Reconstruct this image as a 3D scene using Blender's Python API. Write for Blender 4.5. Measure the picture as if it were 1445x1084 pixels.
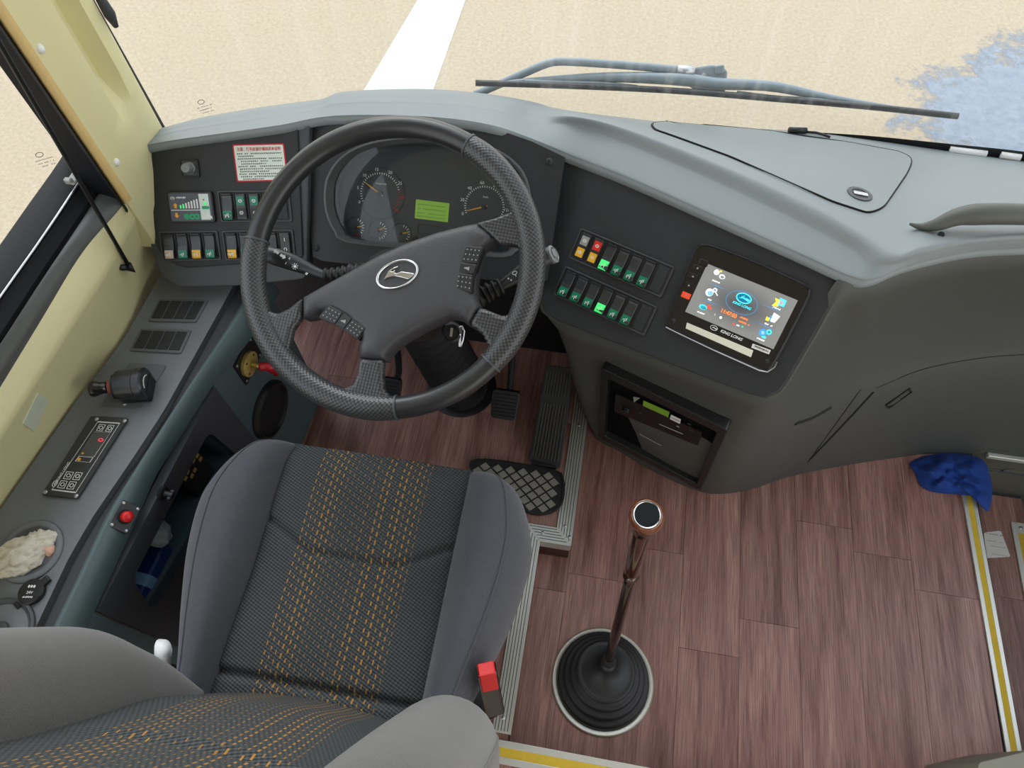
import bpy, bmesh, math, random
import numpy as np
from mathutils import Matrix, Vector
from mathutils.bvhtree import BVHTree
random.seed(7); rng = np.random.default_rng(7)
for o in list(bpy.data.objects): bpy.data.objects.remove(o)
scn = bpy.context.scene
COL = scn.collection
A_ = lambda *a: np.array(a, float)

# ------------------------------------------------------------------ camera
IMW, IMH, FPX = 1445., 1084., 1000.
PITCH, YAW, ROLL = map(math.radians, (60.30, 10.57, -1.12))
CAM = A_(0, 0, 1.68)
FW = A_(-math.sin(YAW)*math.cos(PITCH), math.cos(YAW)*math.cos(PITCH), -math.sin(PITCH))
_r = A_(math.cos(YAW), math.sin(YAW), 0); _u = np.cross(_r, FW)
RT = math.cos(ROLL)*_r + math.sin(ROLL)*_u
UP = -math.sin(ROLL)*_r + math.cos(ROLL)*_u
cam = bpy.data.objects.new('camera', bpy.data.cameras.new('camera')); COL.objects.link(cam)
cam.data.sensor_width = 36; cam.data.lens = 36*FPX/IMW; cam.data.clip_start = .02
cam.matrix_world = Matrix(((RT[0], UP[0], -FW[0], CAM[0]), (RT[1], UP[1], -FW[1], CAM[1]), (RT[2], UP[2], -FW[2], CAM[2]), (0, 0, 0, 1)))
scn.camera = cam
# ------------------------------------------------------------------ light
scn.view_settings.view_transform = 'Standard'; scn.view_settings.look = 'None'
scn.view_settings.gamma = 1; scn.view_settings.use_curve_mapping = False
scn.view_settings.exposure = 0.7
w = bpy.data.worlds.new('sky'); scn.world = w; w.use_nodes = True
nt = w.node_tree; bg = nt.nodes['Background']
tc = nt.nodes.new('ShaderNodeTexCoord'); sx = nt.nodes.new('ShaderNodeSeparateXYZ'); cr = nt.nodes.new('ShaderNodeValToRGB')
nt.links.new(tc.outputs['Generated'], sx.inputs[0]); nt.links.new(sx.outputs['Z'], cr.inputs[0]); nt.links.new(cr.outputs[0], bg.inputs[0])
cr.color_ramp.elements[0].color = (1, .98, .94, 1); cr.color_ramp.elements[1].color = (.72, .84, 1, 1)
bg.inputs[1].default_value = 1.35
sun = bpy.data.objects.new('sun', bpy.data.lights.new('sun', 'SUN')); COL.objects.link(sun)
sun.data.energy = 1.6; sun.data.angle = math.radians(40); sun.rotation_euler = (math.radians(-38), math.radians(-20), 0)

# ------------------------------------------------------------------ pixel <-> place maths
def ray(x, y): return (x-IMW/2)/FPX*RT - (y-IMH/2)/FPX*UP + FW
def Z(x, y, z): d = ray(x, y); return CAM + d*(z-CAM[2])/d[2]
def D(x, y, t): return CAM + ray(x, y)*t
def norm(v): v = np.asarray(v, float); return v/np.linalg.norm(v)
class Frame:
    def __init__(s, o, u, n):
        s.o = np.asarray(o, float); s.n = norm(n); u = np.asarray(u, float); s.u = norm(u-(u@s.n)*s.n); s.v = np.cross(s.n, s.u)
    def p(s, a, b, c=0): return s.o+a*s.u+b*s.v+c*s.n
    def hit(s, x, y, c=0):
        d = ray(x, y); return CAM + d*(((s.o+c*s.n-CAM)@s.n)/(d@s.n))
    def px(s, x, y, c=0): q = s.hit(x, y, c)-s.o; return (q@s.u, q@s.v)
    def m(s, a=0, b=0, c=0, ang=0):
        o = s.p(a, b, c)
        return Matrix(((s.u[0], s.v[0], s.n[0], o[0]), (s.u[1], s.v[1], s.n[1], o[1]), (s.u[2], s.v[2], s.n[2], o[2]), (0, 0, 0, 1))) @ Matrix.Rotation(ang, 4, 'Z')
    def at(s, a, b, c=0, ang=0):
        f = Frame(s.p(a, b, c), math.cos(ang)*s.u+math.sin(ang)*s.v, s.n); return f
WORLD = Frame((0, 0, 0), (1, 0, 0), (0, 0, 1))

# ------------------------------------------------------------------ object helpers
WM = {}
def _reg(o, M, par):
    COL.objects.link(o); WM[o.name] = M
    if par is not None:
        o.parent = par; o.matrix_local = WM[par.name].inverted() @ M
    else: o.matrix_world = M
def tag(o, label=None, cat=None, group=None, kind=None):
    if label: o['label'] = label
    if cat: o['category'] = cat
    if group: o['group'] = group
    if kind: o['kind'] = kind
    return o
def thing(name, loc, label, cat, group=None, kind=None):
    o = bpy.data.objects.new(name, None); o.empty_display_size = .02
    _reg(o, Matrix.Translation(Vector(loc)), None)
    return tag(o, label, cat, group, kind)
def mk(name, VF, mat, par=None, smooth=False, bevel=0, seg=2, uv=None, M=None, sub=0, auto=None):
    V, F = VF; V = np.asarray(V, float).reshape(-1, 3)
    if M is None:
        mn, mx = V.min(0), V.max(0); o3 = A_((mn[0]+mx[0])/2, (mn[1]+mx[1])/2, mn[2])
        V = V-o3; M = Matrix.Translation(Vector(o3))
    me = bpy.data.meshes.new(name); me.from_pydata([tuple(v) for v in V], [], [tuple(int(i) for i in f) for f in F])
    bm = bmesh.new(); bm.from_mesh(me); bmesh.ops.recalc_face_normals(bm, faces=bm.faces); bm.to_mesh(me); bm.free()
    if uv is not None:
        l = me.uv_layers.new(name='UVMap')
        for lp in me.loops: l.data[lp.index].uv = uv[lp.vertex_index]
    if smooth: me.polygons.foreach_set('use_smooth', [True]*len(me.polygons))
    if auto: me.set_sharp_from_angle(angle=math.radians(auto))
    me.materials.append(mat)
    o = bpy.data.objects.new(name, me); _reg(o, M, par)
    if bevel:
        b = o.modifiers.new('b', 'BEVEL'); b.width = bevel; b.segments = seg; b.limit_method = 'ANGLE'; b.angle_limit = math.radians(35)
        if smooth is False and seg > 1: pass
    if sub:
        b = o.modifiers.new('s', 'SUBSURF'); b.levels = sub; b.render_levels = sub
    return o
def inst(name, me, M, par=None):
    o = bpy.data.objects.new(name, me); _reg(o, M, par); return o
def join(*parts):
    V, F = [], []
    for v, f in parts:
        k = len(V); V += [tuple(q) for q in v]; F += [tuple(i+k for i in g) for g in f]
    return V, F
def box(fr, u0, u1, v0, v1, n0, n1):
    V = [fr.p(a, b, c) for c in (n0, n1) for a, b in ((u0, v0), (u1, v0), (u1, v1), (u0, v1))]
    return V, [(3, 2, 1, 0), (4, 5, 6, 7), (0, 1, 5, 4), (1, 2, 6, 5), (2, 3, 7, 6), (3, 0, 4, 7)]
def prism(fr, out, n0, n1):
    k = len(out); V = [fr.p(a, b, n0) for a, b in out]+[fr.p(a, b, n1) for a, b in out]
    return V, [tuple(range(k))[::-1], tuple(range(k, 2*k))]+[(i, (i+1) % k, (i+1) % k+k, i+k) for i in range(k)]
def ring(fr, o1, o2, n0, n1):           # band between two outlines of equal count
    k = len(o1); V = [fr.p(*q, n0) for q in o1]+[fr.p(*q, n1) for q in o1]+[fr.p(*q, n1) for q in o2]+[fr.p(*q, n0) for q in o2]
    F = []
    for i in range(k):
        j = (i+1) % k
        for a in range(4): b = (a+1) % 4; F.append((a*k+i, a*k+j, b*k+j, b*k+i))
    return V, F
def loft(rows, cu=False, cv=False, caps=False):
    R = len(rows); N = len(rows[0]); V = [p for r in rows for p in r]; F = []
    for i in range(R if cv else R-1):
        for j in range(N if cu else N-1):
            a, b = i*N+j, i*N+(j+1) % N; c, d = ((i+1) % R)*N+(j+1) % N, ((i+1) % R)*N+j; F.append((a, b, c, d))
    if caps: F += [tuple(range(N))[::-1], tuple(range((R-1)*N, R*N))]
    return V, F
def spl(P, n, closed=False):            # Catmull-Rom through points
    P = np.asarray(P, float); k = len(P)
    if closed: Q = np.vstack([P[-1:], P, P[:2]]); segs = k
    else: Q = np.vstack([2*P[0]-P[1], P, 2*P[-1]-P[-2]]); segs = k-1
    L = [np.linalg.norm(Q[i+2]-Q[i+1]) for i in range(segs)]; cum = np.concatenate([[0], np.cumsum(L)])
    out = []
    for s in np.linspace(0, cum[-1], n, endpoint=not closed):
        i = min(max(np.searchsorted(cum, s, 'right')-1, 0), segs-1); t = (s-cum[i])/max(L[i], 1e-9)
        a, b, c, d = Q[i:i+4]
        out.append(.5*((2*b)+(c-a)*t+(2*a-5*b+4*c-d)*t*t+(-a+3*b-3*c+d)*t**3))
    return np.array(out)
def spl_i(P, n):                        # uniform in station index
    P = np.asarray(P, float); k = len(P); Q = np.vstack([2*P[0]-P[1], P, 2*P[-1]-P[-2]]); out = []
    for s in np.linspace(0, k-1, n):
        i = min(int(s), k-2); t = s-i; a, b, c, d = Q[i:i+4]
        out.append(.5*((2*b)+(c-a)*t+(2*a-5*b+4*c-d)*t*t+(-a+3*b-3*c+d)*t**3))
    return np.array(out)
def rnd(pts, r, seg=5):                 # round the corners of a 2D outline
    P = [np.asarray(p, float) for p in pts]; k = len(P); out = []
    for i in range(k):
        a, b, c = P[i-1], P[i], P[(i+1) % k]; rr = r[i] if isinstance(r, (list, tuple)) else r
        d1, d2 = a-b, c-b; l1, l2 = np.linalg.norm(d1), np.linalg.norm(d2); q = min(rr, l1*.49, l2*.49)
        p0, p2 = b+d1/l1*q, b+d2/l2*q
        for t in np.linspace(0, 1, seg): out.append(tuple((1-t)**2*p0+2*t*(1-t)*b+t*t*p2))
    return out
def rrect(u0, u1, v0, v1, r, seg=5): return rnd([(u0, v0), (u1, v0), (u1, v1), (u0, v1)], r, seg)
def circ(a, b, r, n=24, ry=None, ang=0):
    ry = ry or r; c, s = math.cos(ang), math.sin(ang)
    return [(a+r*math.cos(t)*c-ry*math.sin(t)*s, b+r*math.cos(t)*s+ry*math.sin(t)*c) for t in np.linspace(0, 2*math.pi, n, endpoint=False)]
def tube(path, r, seg=12, caps=True, flat=1.0, upv=(0, 0, 1)):
    P = np.asarray(path, float); n = len(P); r = np.full(n, r) if np.isscalar(r) else np.asarray(r); rows = []
    x0 = None
    for i in range(n):
        t = norm(P[min(i+1, n-1)]-P[max(i-1, 0)])
        if x0 is None:
            x0 = np.cross(t, upv)
            if np.linalg.norm(x0) < 1e-3: x0 = np.cross(t, (1, 0, 0))
        x0 = norm(x0-(x0@t)*t); y0 = np.cross(t, x0)
        rows.append([P[i]+r[i]*(math.cos(a)*x0+flat*math.sin(a)*y0) for a in np.linspace(0, 2*math.pi, seg, endpoint=False)])
    return loft(rows, cu=True, caps=caps)
def lathe(fr, prof, seg=32, a=0, b=0):  # prof: list of (radius, n)
    rows = [[fr.p(a+r*math.cos(t), b+r*math.sin(t), n) for t in np.linspace(0, 2*math.pi, seg, endpoint=False)] for r, n in prof]
    return loft(rows, cu=True, caps=True)
def bvh(o): 
    me = o.data; M = WM[o.name]
    return BVHTree.FromPolygons([M @ v.co for v in me.vertices], [tuple(p.vertices) for p in me.polygons])
def shot(tree, x, y):
    d = Vector(norm(ray(x, y))); loc, nn, _, _ = tree.ray_cast(Vector(CAM), d)
    k = 0
    while loc is None and k < 12:
        k += 1; d = Vector(norm(ray(x, y+k))); loc, nn, _, _ = tree.ray_cast(Vector(CAM), d)
    if loc is None: return None, None
    nn = np.array(nn); nn = nn if nn @ np.array(d) < 0 else -nn
    return np.array(loc), nn
def patch(tree, out_px, off, th, rings=6):   # lid that follows a surface
    c = np.mean(out_px, 0); rows = []
    for s in [1]+list(np.linspace(1, .02, rings)):
        row = []
        for q in out_px:
            p = c+(np.array(q)-c)*s; l, n = shot(tree, *p); row.append(l+n*off if len(rows) else l-n*th)
        rows.append(row)
    return loft(rows, cu=True, caps=True)
# ------------------------------------------------------------------ materials
def lin(r, g, b): return tuple(((c/255)/12.92 if c/255 <= .04045 else ((c/255+.055)/1.055)**2.4) for c in (r, g, b))+(1,)
MATS = {}
class NG:
    def __init__(s, name):
        s.m = bpy.data.materials.new(name); s.m.use_nodes = True; s.t = s.m.node_tree; s.b = s.t.nodes['Principled BSDF']
        s.out = s.t.nodes['Material Output']
    def n(s, t, **k):
        q = s.t.nodes.new('ShaderNode'+t)
        for a, v in k.items():
            if a == 'op': q.operation = v
            else: setattr(q, a, v)
        return q
    def l(s, a, b): s.t.links.new(a, b)
    def val(s, x, sock):
        if hasattr(x, 'links') or hasattr(x, 'is_linked'): s.l(x, sock)
        else: sock.default_value = x
    def math(s, op, a, b=0.0, c=None):
        q = s.n('Math', op=op); s.val(a, q.inputs[0]); s.val(b, q.inputs[1])
        if c is not None: s.val(c, q.inputs[2])
        return q.outputs[0]
    def mix(s, f, a, b):
        q = s.n('Mix', data_type='RGBA'); s.val(f, q.inputs[0]); s.val(a, q.inputs[6]); s.val(b, q.inputs[7]); return q.outputs[2]
    def noise(s, scale, detail=3, vec=None, rough=.55):
        q = s.n('TexNoise'); q.inputs['Scale'].default_value = scale; q.inputs['Detail'].default_value = detail; q.inputs['Roughness'].default_value = rough
        if vec is not None: s.l(vec, q.inputs['Vector'])
        return q
    def pos(s, sc=(1, 1, 1)):
        g = s.n('NewGeometry'); m = s.n('Mapping'); m.inputs['Scale'].default_value = sc; s.l(g.outputs['Position'], m.inputs[0]); return m.outputs[0]
    def bump(s, h, st=.2, d=.001):
        b = s.n('Bump'); b.inputs['Strength'].default_value = st; b.inputs['Distance'].default_value = d; s.l(h, b.inputs['Height']); s.l(b.outputs[0], s.b.inputs['Normal'])
def mat(name, col, rough=.5, metal=0, grain=0, gscale=900, var=0, vscale=25, coat=0, emit=None, es=1, spec=None, sheen=0):
    if name in MATS: return MATS[name]
    g = NG(name); g.b.inputs['Roughness'].default_value = rough; g.b.inputs['Metallic'].default_value = metal
    g.b.inputs['Base Color'].default_value = col
    if spec is not None: g.b.inputs['Specular IOR Level'].default_value = spec
    if coat: g.b.inputs['Coat Weight'].default_value = coat; g.b.inputs['Coat Roughness'].default_value = .1
    if sheen: g.b.inputs['Sheen Weight'].default_value = sheen; g.b.inputs['Sheen Roughness'].default_value = .5
    if var:
        nz = g.noise(vscale, 5, g.pos()); a = tuple(c*(1-var) for c in col[:3])+(1,); b = tuple(min(1, c*(1+var)) for c in col[:3])+(1,)
        g.l(g.mix(nz.outputs[0], a, b), g.b.inputs['Base Color'])
    if grain: g.bump(g.noise(gscale, 2, g.pos()).outputs[0], grain, .0012)
    if emit: g.b.inputs['Emission Color'].default_value = emit; g.b.inputs['Emission Strength'].default_value = es
    MATS[name] = g.m; return g.m
m_top = mat('dash_soft_grey', lin(130, 138, 140), .5, grain=.25, gscale=1400, var=.05, vscale=8)
m_fascia = mat('fascia_black', lin(33, 35, 38), .5, grain=.25, gscale=1200)
m_lower = mat('dash_dark_grey', lin(73, 75, 71), .55, grain=.25, gscale=1100, var=.06, vscale=6)
m_lip = mat('lip_grey', lin(66, 70, 73), .5, grain=.2)
m_cons = mat('console_grey', lin(112, 116, 121), .55, grain=.35, gscale=1000, var=.08, vscale=40)
m_consg = mat('console_green_grey', lin(78, 96, 99), .42, grain=.3, gscale=1000)
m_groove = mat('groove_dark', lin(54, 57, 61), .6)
m_beige = mat('beige_paint', lin(220, 214, 166), .4, var=.04, vscale=5)
m_tan = mat('tan_seal', lin(214, 186, 124), .5, var=.12, vscale=60)
m_black = mat('satin_black', lin(22, 23, 25), .45)
m_frame = mat('window_frame_black', lin(18, 19, 22), .6, spec=.2)
m_blackm = mat('matt_black', lin(16, 17, 19), .75)
m_gloss = mat('gloss_black', lin(12, 12, 14), .12, coat=.5)
m_rubber = mat('rubber', lin(30, 30, 31), .5, grain=.1, gscale=300)
m_chrome = mat('chrome', (.75, .77, .78, 1), .16, 1)
m_steel = mat('steel', (.45, .46, .47, 1), .35, 1)
m_alu = mat('aluminium', lin(208, 208, 200), .38, .55, var=.06, vscale=40)
m_aludark = mat('aluminium_groove', lin(96, 96, 92), .5, .4)
m_yellow = mat('yellow_grit', lin(205, 172, 50), .85, grain=.6, gscale=500, var=.12, vscale=120)
m_red = mat('red_plastic', lin(205, 22, 26), .35)
m_redknob = mat('red_lever', lin(170, 20, 32), .35)
m_brass = mat('brass', lin(214, 190, 110), .35, .6, var=.1, vscale=80)
m_white = mat('white_print', lin(232, 234, 232), .6)
m_offw = mat('cream_label', lin(226, 226, 205), .6)
m_orange = mat('orange_print', lin(240, 172, 40), .6)
m_greenl = mat('green_lens', lin(6, 104, 76), .3, emit=lin(0, 140, 96), es=.08)
m_greenp = mat('green_print', lin(38, 160, 110), .6)
m_greenb = mat('green_bright', lin(70, 230, 120), .5, emit=lin(60, 240, 120), es=.3)
m_amber = mat('amber_lens', lin(236, 178, 36), .4)
m_pale = mat('pale_lens', lin(196, 176, 160), .4)
m_redl = mat('red_lens', lin(220, 40, 30), .4)
m_greyl = mat('grey_lens', lin(150, 152, 146), .4)
m_velour = mat('velour_grey', lin(72, 73, 80), .95, grain=.5, gscale=700, var=.16, vscale=90, sheen=.22)
m_velour2 = mat('velour_warm_grey', lin(92, 91, 89), .95, grain=.5, gscale=700, var=.14, vscale=70, sheen=.25)
m_blue = mat('blue_cloth', lin(24, 62, 140), .95, grain=.6, gscale=700, var=.2, vscale=50)
m_rag = mat('white_rag', lin(222, 215, 200), .95, grain=.8, gscale=600, var=.12, vscale=60)
m_paper = mat('paper', lin(226, 224, 220), .8)
m_ink = mat('ink', lin(60, 62, 64), .8)
m_inkred = mat('red_ink', lin(205, 45, 60), .8)
m_rosewood = mat('lacquered_rosewood', lin(58, 26, 20), .12, coat=1)
m_amberclear = mat('amber_lacquer', lin(176, 120, 60), .1, coat=1, var=.3, vscale=90)
m_shaft = mat('lever_shaft', lin(34, 24, 22), .2, coat=.6)
m_body = mat('bus_shell', lin(190, 185, 170), .6)
def m_wood(name, c1, c2, c3):
    g = NG(name)
    oi = g.n('ObjectInfo'); tc = g.pos((34, 2.2, 30)); add = g.n('VectorMath', op='ADD'); g.l(tc, add.inputs[0])
    sc = g.n('VectorMath', op='SCALE'); cmb = g.n('CombineXYZ')
    for k in range(3): g.l(g.math('MULTIPLY', oi.outputs['Random'], (37., 71., 13.)[k]), cmb.inputs[k])
    g.l(cmb.outputs[0], add.inputs[1])
    a = g.noise(1.0, 7, add.outputs[0], .62); a.inputs['Distortion'].default_value = .5
    fine = g.noise(1.0, 4, g.pos((420, 11, 100)), .6)
    r = g.n('ValToRGB'); g.l(a.outputs[0], r.inputs[0]); e = r.color_ramp.elements
    e[0].position = .3; e[0].color = c1; e[1].position = .72; e[1].color = c3; m = e.new(.5); m.color = c2
    f2 = g.n('ValToRGB'); g.l(fine.outputs[0], f2.inputs[0]); f2.color_ramp.elements[0].position = .36; f2.color_ramp.elements[0].color = (.62, .58, .58, 1); f2.color_ramp.elements[1].position = .58; f2.color_ramp.elements[1].color = (1.12, 1.1, 1.08, 1)
    mul = g.n('Mix', data_type='RGBA', blend_type='MULTIPLY'); mul.inputs[0].default_value = 1; g.l(r.outputs[0], mul.inputs[6]); g.l(f2.outputs[0], mul.inputs[7])
    hs = g.n('HueSaturation'); g.l(mul.outputs[2], hs.inputs['Color']); g.l(g.math('MULTIPLY_ADD', oi.outputs['Random'], .16, .96), hs.inputs['Value'])
    g.l(hs.outputs[0], g.b.inputs['Base Color']); g.b.inputs['Roughness'].default_value = .42
    g.bump(fine.outputs[0], .12, .0006); return g.m
m_plank = m_wood('wood_vinyl', lin(108, 73, 67), lin(148, 109, 100), lin(173, 136, 124))
def m_fabric_():
    g = NG('seat_fabric'); uv = g.n('UVMap'); s = g.n('SeparateXYZ'); g.l(uv.outputs[0], s.inputs[0]); u, v = s.outputs[0], s.outputs[1]
    P = .0088; q = g.math('DIVIDE', u, P); cell = g.math('FLOOR', q); fu = g.math('FRACT', q)
    wn = g.n('TexWhiteNoise', noise_dimensions='1D'); g.l(cell, wn.inputs['W'])
    inm = g.math('LESS_THAN', g.math('ABSOLUTE', u), .093)
    ln = g.math('LESS_THAN', g.math('ABSOLUTE', g.math('SUBTRACT', fu, .5)), g.math('MULTIPLY_ADD', wn.outputs[0], .09, .07))
    dv = g.math('FRACT', g.math('ADD', g.math('DIVIDE', v, .0135), g.math('MULTIPLY', cell, .37)))
    ds = g.math('LESS_THAN', dv, g.math('MULTIPLY_ADD', wn.outputs[0], .3, .3))
    on = g.math('MULTIPLY_ADD', g.math('FRACT', g.math('MULTIPLY', wn.outputs[0], 7.3)), .6, .4)
    orange = g.math('MULTIPLY', g.math('MULTIPLY', inm, ln), g.math('MULTIPLY', ds, on))
    w1 = g.math('SINE', g.math('MULTIPLY', g.math('ADD', g.math('MULTIPLY', u, .45), v), 2*math.pi/.0048))
    w2 = g.math('SINE', g.math('MULTIPLY', g.math('SUBTRACT', u, g.math('MULTIPLY', v, .5)), 2*math.pi/.0062))
    weave = g.math('MULTIPLY_ADD', g.math('ADD', w1, g.math('MULTIPLY', w2, .5)), .3, .42)
    nz = g.noise(700, 2, g.pos()); wv = g.math('ADD', weave, g.math('MULTIPLY_ADD', nz.outputs[0], .5, -.25))
    base = g.mix(wv, lin(27, 30, 31), lin(86, 91, 92))
    g.l(g.mix(orange, base, lin(178, 126, 44)), g.b.inputs['Base Color'])
    g.b.inputs['Roughness'].default_value = .9; g.bump(wv, .55, .0015); return g.m
m_fabric = m_fabric_()
def m_dots(name, col, k, rough, st):
    g = NG(name); uv = g.n('UVMap'); s = g.n('SeparateXYZ'); g.l(uv.outputs[0], s.inputs[0])
    a = g.math('SINE', g.math('MULTIPLY', s.outputs[0], k)); b = g.math('SINE', g.math('MULTIPLY', s.outputs[1], k))
    h = g.math('MULTIPLY', a, b); hh = g.math('MULTIPLY_ADD', h, .5, .5)
    g.l(g.mix(hh, tuple(c*.35 for c in col[:3])+(1,), tuple(c*1.9 for c in col[:3])+(1,)), g.b.inputs['Base Color'])
    g.b.inputs['Roughness'].default_value = rough; g.bump(hh, st, .0012); return g.m
m_grip = m_dots('grip_dotted', lin(54, 55, 56), 2*math.pi/.0066, .3, .35)
m_rim = mat('rim_leather', lin(42, 43, 44), .3, grain=.03, gscale=500)
m_hub = mat('hub_leather', lin(62, 62, 65), .48, grain=.5, gscale=380)
def m_ground_():
    g = NG('concrete_ground'); a = g.noise(48, 8, g.pos(), .75); b = g.noise(1.2, 3, g.pos())
    c = g.mix(a.outputs[0], lin(104, 90, 70), lin(200, 184, 158)); c2 = g.mix(g.math('MULTIPLY', b.outputs[0], .35), c, lin(150, 137, 114))
    g.l(c2, g.b.inputs['Base Color']); g.b.inputs['Roughness'].default_value = .95; return g.m
m_ground = m_ground_()
m_wet_sky = mat('wet_ground_sky_tint', lin(126, 142, 158), .3, var=.25, vscale=9)  # wet concrete, reflected sky mixed into its blue-grey colour
m_line = mat('white_road_paint', lin(206, 204, 198), .8)
def m_glass_(name, dust):
    g = NG(name); t = g.n('BsdfTransparent'); t.inputs[0].default_value = (.97, .985, .98, 1); gl = g.n('BsdfGlossy'); gl.inputs['Roughness'].default_value = .02
    fr = g.n('Fresnel'); fr.inputs[0].default_value = 1.45; m1 = g.n('MixShader'); g.l(g.math('MULTIPLY', fr.outputs[0], .6), m1.inputs[0]); g.l(t.outputs[0], m1.inputs[1]); g.l(gl.outputs[0], m1.inputs[2])
    last = m1.outputs[0]
    if dust:
        df = g.n('BsdfDiffuse'); df.inputs[0].default_value = (.85, .84, .8, 1); tr = g.n('BsdfTranslucent'); tr.inputs[0].default_value = (.85, .84, .8, 1)
        ad = g.n('MixShader'); g.l(df.outputs[0], ad.inputs[1]); g.l(tr.outputs[0], ad.inputs[2])
        st = g.noise(1, 4, g.pos((38, 38, 1.4)), .7); sp = g.noise(160, 2, g.pos())
        r = g.n('ValToRGB'); g.l(st.outputs[0], r.inputs[0]); r.color_ramp.elements[0].position = .5; r.color_ramp.elements[1].position = .78
        f = g.math('MULTIPLY_ADD', r.outputs[0], dust, g.math('MULTIPLY', sp.outputs[0], dust*.35)); m2 = g.n('MixShader'); g.l(f, m2.inputs[0]); g.l(last, m2.inputs[1]); g.l(ad.outputs[0], m2.inputs[2]); last = m2.outputs[0]
    g.l(last, g.out.inputs['Surface']); return g.m
m_glass = m_glass_('window_glass', .04); m_wind = m_glass_('windshield_glass', .16); m_cover = m_glass_('cluster_glass', 0)
def m_emit(name, col, s):
    return mat(name, col, .3, emit=col, es=s)
def m_screen_():
    g = NG('lcd_screen'); c = g.n('TexCoord'); s = g.n('SeparateXYZ'); g.l(c.outputs['Object'], s.inputs[0])
    r = g.math('SQRT', g.math('ADD', g.math('POWER', g.math('MULTIPLY', s.outputs[0], 14), 2.), g.math('POWER', g.math('MULTIPLY', s.outputs[1], 26), 2.)))
    cc = g.mix(g.math('MINIMUM', r, 1.), lin(58, 62, 68), lin(116, 116, 114)); g.l(cc, g.b.inputs['Base Color']); g.l(cc, g.b.inputs['Emission Color']); g.b.inputs['Emission Strength'].default_value = .55
    g.b.inputs['Roughness'].default_value = .15; return g.m
m_screen = m_screen_()
e_cyan = m_emit('screen_cyan', lin(70, 215, 230), .7); e_blue = m_emit('screen_blue', lin(60, 140, 205), .6); e_or = m_emit('screen_orange', lin(245, 120, 50), .8)
e_wh = m_emit('screen_white', lin(225, 235, 238), .7); e_yel = m_emit('screen_yellow', lin(235, 205, 60), .7); e_red = m_emit('screen_red', lin(230, 70, 50), .7)
e_lcd = m_emit('lcd_green', lin(112, 150, 44), .3); e_lcdd = m_emit('lcd_dark_green', lin(70, 105, 25), .3); e_grn = m_emit('screen_green', lin(60, 190, 140), .7)

# ------------------------------------------------------------------ lettering
def txt(s, fr, u, v, size, mt, par, ang=0, n=.0003, th=.0002, align='CENTER', shear=0, sx=1.0, name='lettering', bold=0.0):
    c = bpy.data.curves.new('t', 'FONT'); c.body = s; c.size = size; c.align_x = align; c.align_y = 'CENTER'; c.extrude = th; c.shear = shear; c.resolution_u = 3; c.offset = bold*size
    t = bpy.data.objects.new('t', c); me = bpy.data.meshes.new_from_object(t)
    bpy.data.objects.remove(t); bpy.data.curves.remove(c)
    if not len(me.vertices): return None
    me.name = name; me.materials.clear(); me.materials.append(mt)
    return inst(name, me, fr.m(u, v, n, ang) @ Matrix.Diagonal((sx, 1, 1, 1)), par)
def marks(fr, u0, u1, v, h, pitch, mt, n=.0003, fill=.7, seed=0):   # a row of unreadable small print
    r = random.Random(seed); parts = []; x = u0
    while x < u1-pitch*.5:
        if r.random() < .93:
            w_ = pitch*fill
            parts += [box(fr, x, x+w_*r.uniform(.3, .5), v-h/2, v+h/2*r.uniform(.2, 1), n, n+.0002), box(fr, x+w_*.55, x+w_, v-h/2*r.uniform(.2, 1), v+h/2, n, n+.0002)]
        x += pitch
    return join(*parts)
def swoosh(fr, a, b, s, ang=0):         # the oval swoosh badge: ring + leaping figure
    f = fr.at(a, b, 0, ang)
    r1 = ring(f, circ(0, 0, s, 28, s*.66), circ(0, 0, s*.86, 28, s*.53), 0, .0006)
    body = [(-.62, -.22), (-.36, -.02), (-.30, .12), (.02, .38), (.0, .30), (-.2, .12), (-.05, .05), (.02, .2), (.1, .04), (.32, .14), (.84, .06), (.78, -.03), (.7, -.24), (.3, -.12), (-.05, -.06), (-.3, -.1)]
    return join(r1, prism(f, [(x*s, y*s) for x, y in body], 0, .0006))
screw_me = None; screw_dk = None
def screw(fr, u, v, r, par, mt=None, n=0, name='screw'):
    global screw_me
    if screw_me is None:
        o = mk('screw', lathe(WORLD, [(.1, 0), (1, 0), (1, .25), (.75, .5), (.3, .55), (.28, .4), (.05, .4)], 12), m_steel, None, smooth=True, auto=40, M=Matrix()); screw_me = o.data; bpy.data.objects.remove(o)
    global screw_dk
    if screw_dk is None: screw_dk = screw_me.copy(); screw_dk.materials.clear(); screw_dk.materials.append(m_fascia)
    return inst(name, screw_dk if mt is m_fascia else screw_me, fr.m(u, v, n) @ Matrix.Scale(r, 4), par)

# ================================================================== SETTING
def struct(name, VF, mt, label=None, par=None, **k):
    o = mk(name, VF, mt, par, **k)
    if par is None: o['kind'] = 'structure'
    if label: o['label'] = label
    return o
PZ = .10                                   # driver platform height
XR1 = Z(808, 745, PZ)[0]; YC = Z(780, 766, PZ)[1]; XR2 = Z(740, 900, PZ)[0]; YB = Z(700, 1043, PZ)[1]
XS0, XS1 = Z(1388, 880, 0)[0], Z(1410, 880, 0)[0]   # door-side strip
def planks(par, x0, x1, y0, y1, z, xs, seed, th=.004):
    r = random.Random(seed); xs = [x0]+sorted(x for x in xs if x0+.02 < x < x1-.02)+[x1]; g = .0004
    for a, b in zip(xs[:-1], xs[1:]):
        y = y0; first = True
        while y < y1-1e-6:
            l = r.uniform(.25, .6) if first else r.uniform(.45, .75); first = False; e = min(y+l, y1)
            if y1-e < .1: e = y1
            o = mk('plank', box(WORLD, a+g, b-g, y+g, e-g, z-th, z), m_plank, par); y = e
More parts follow.
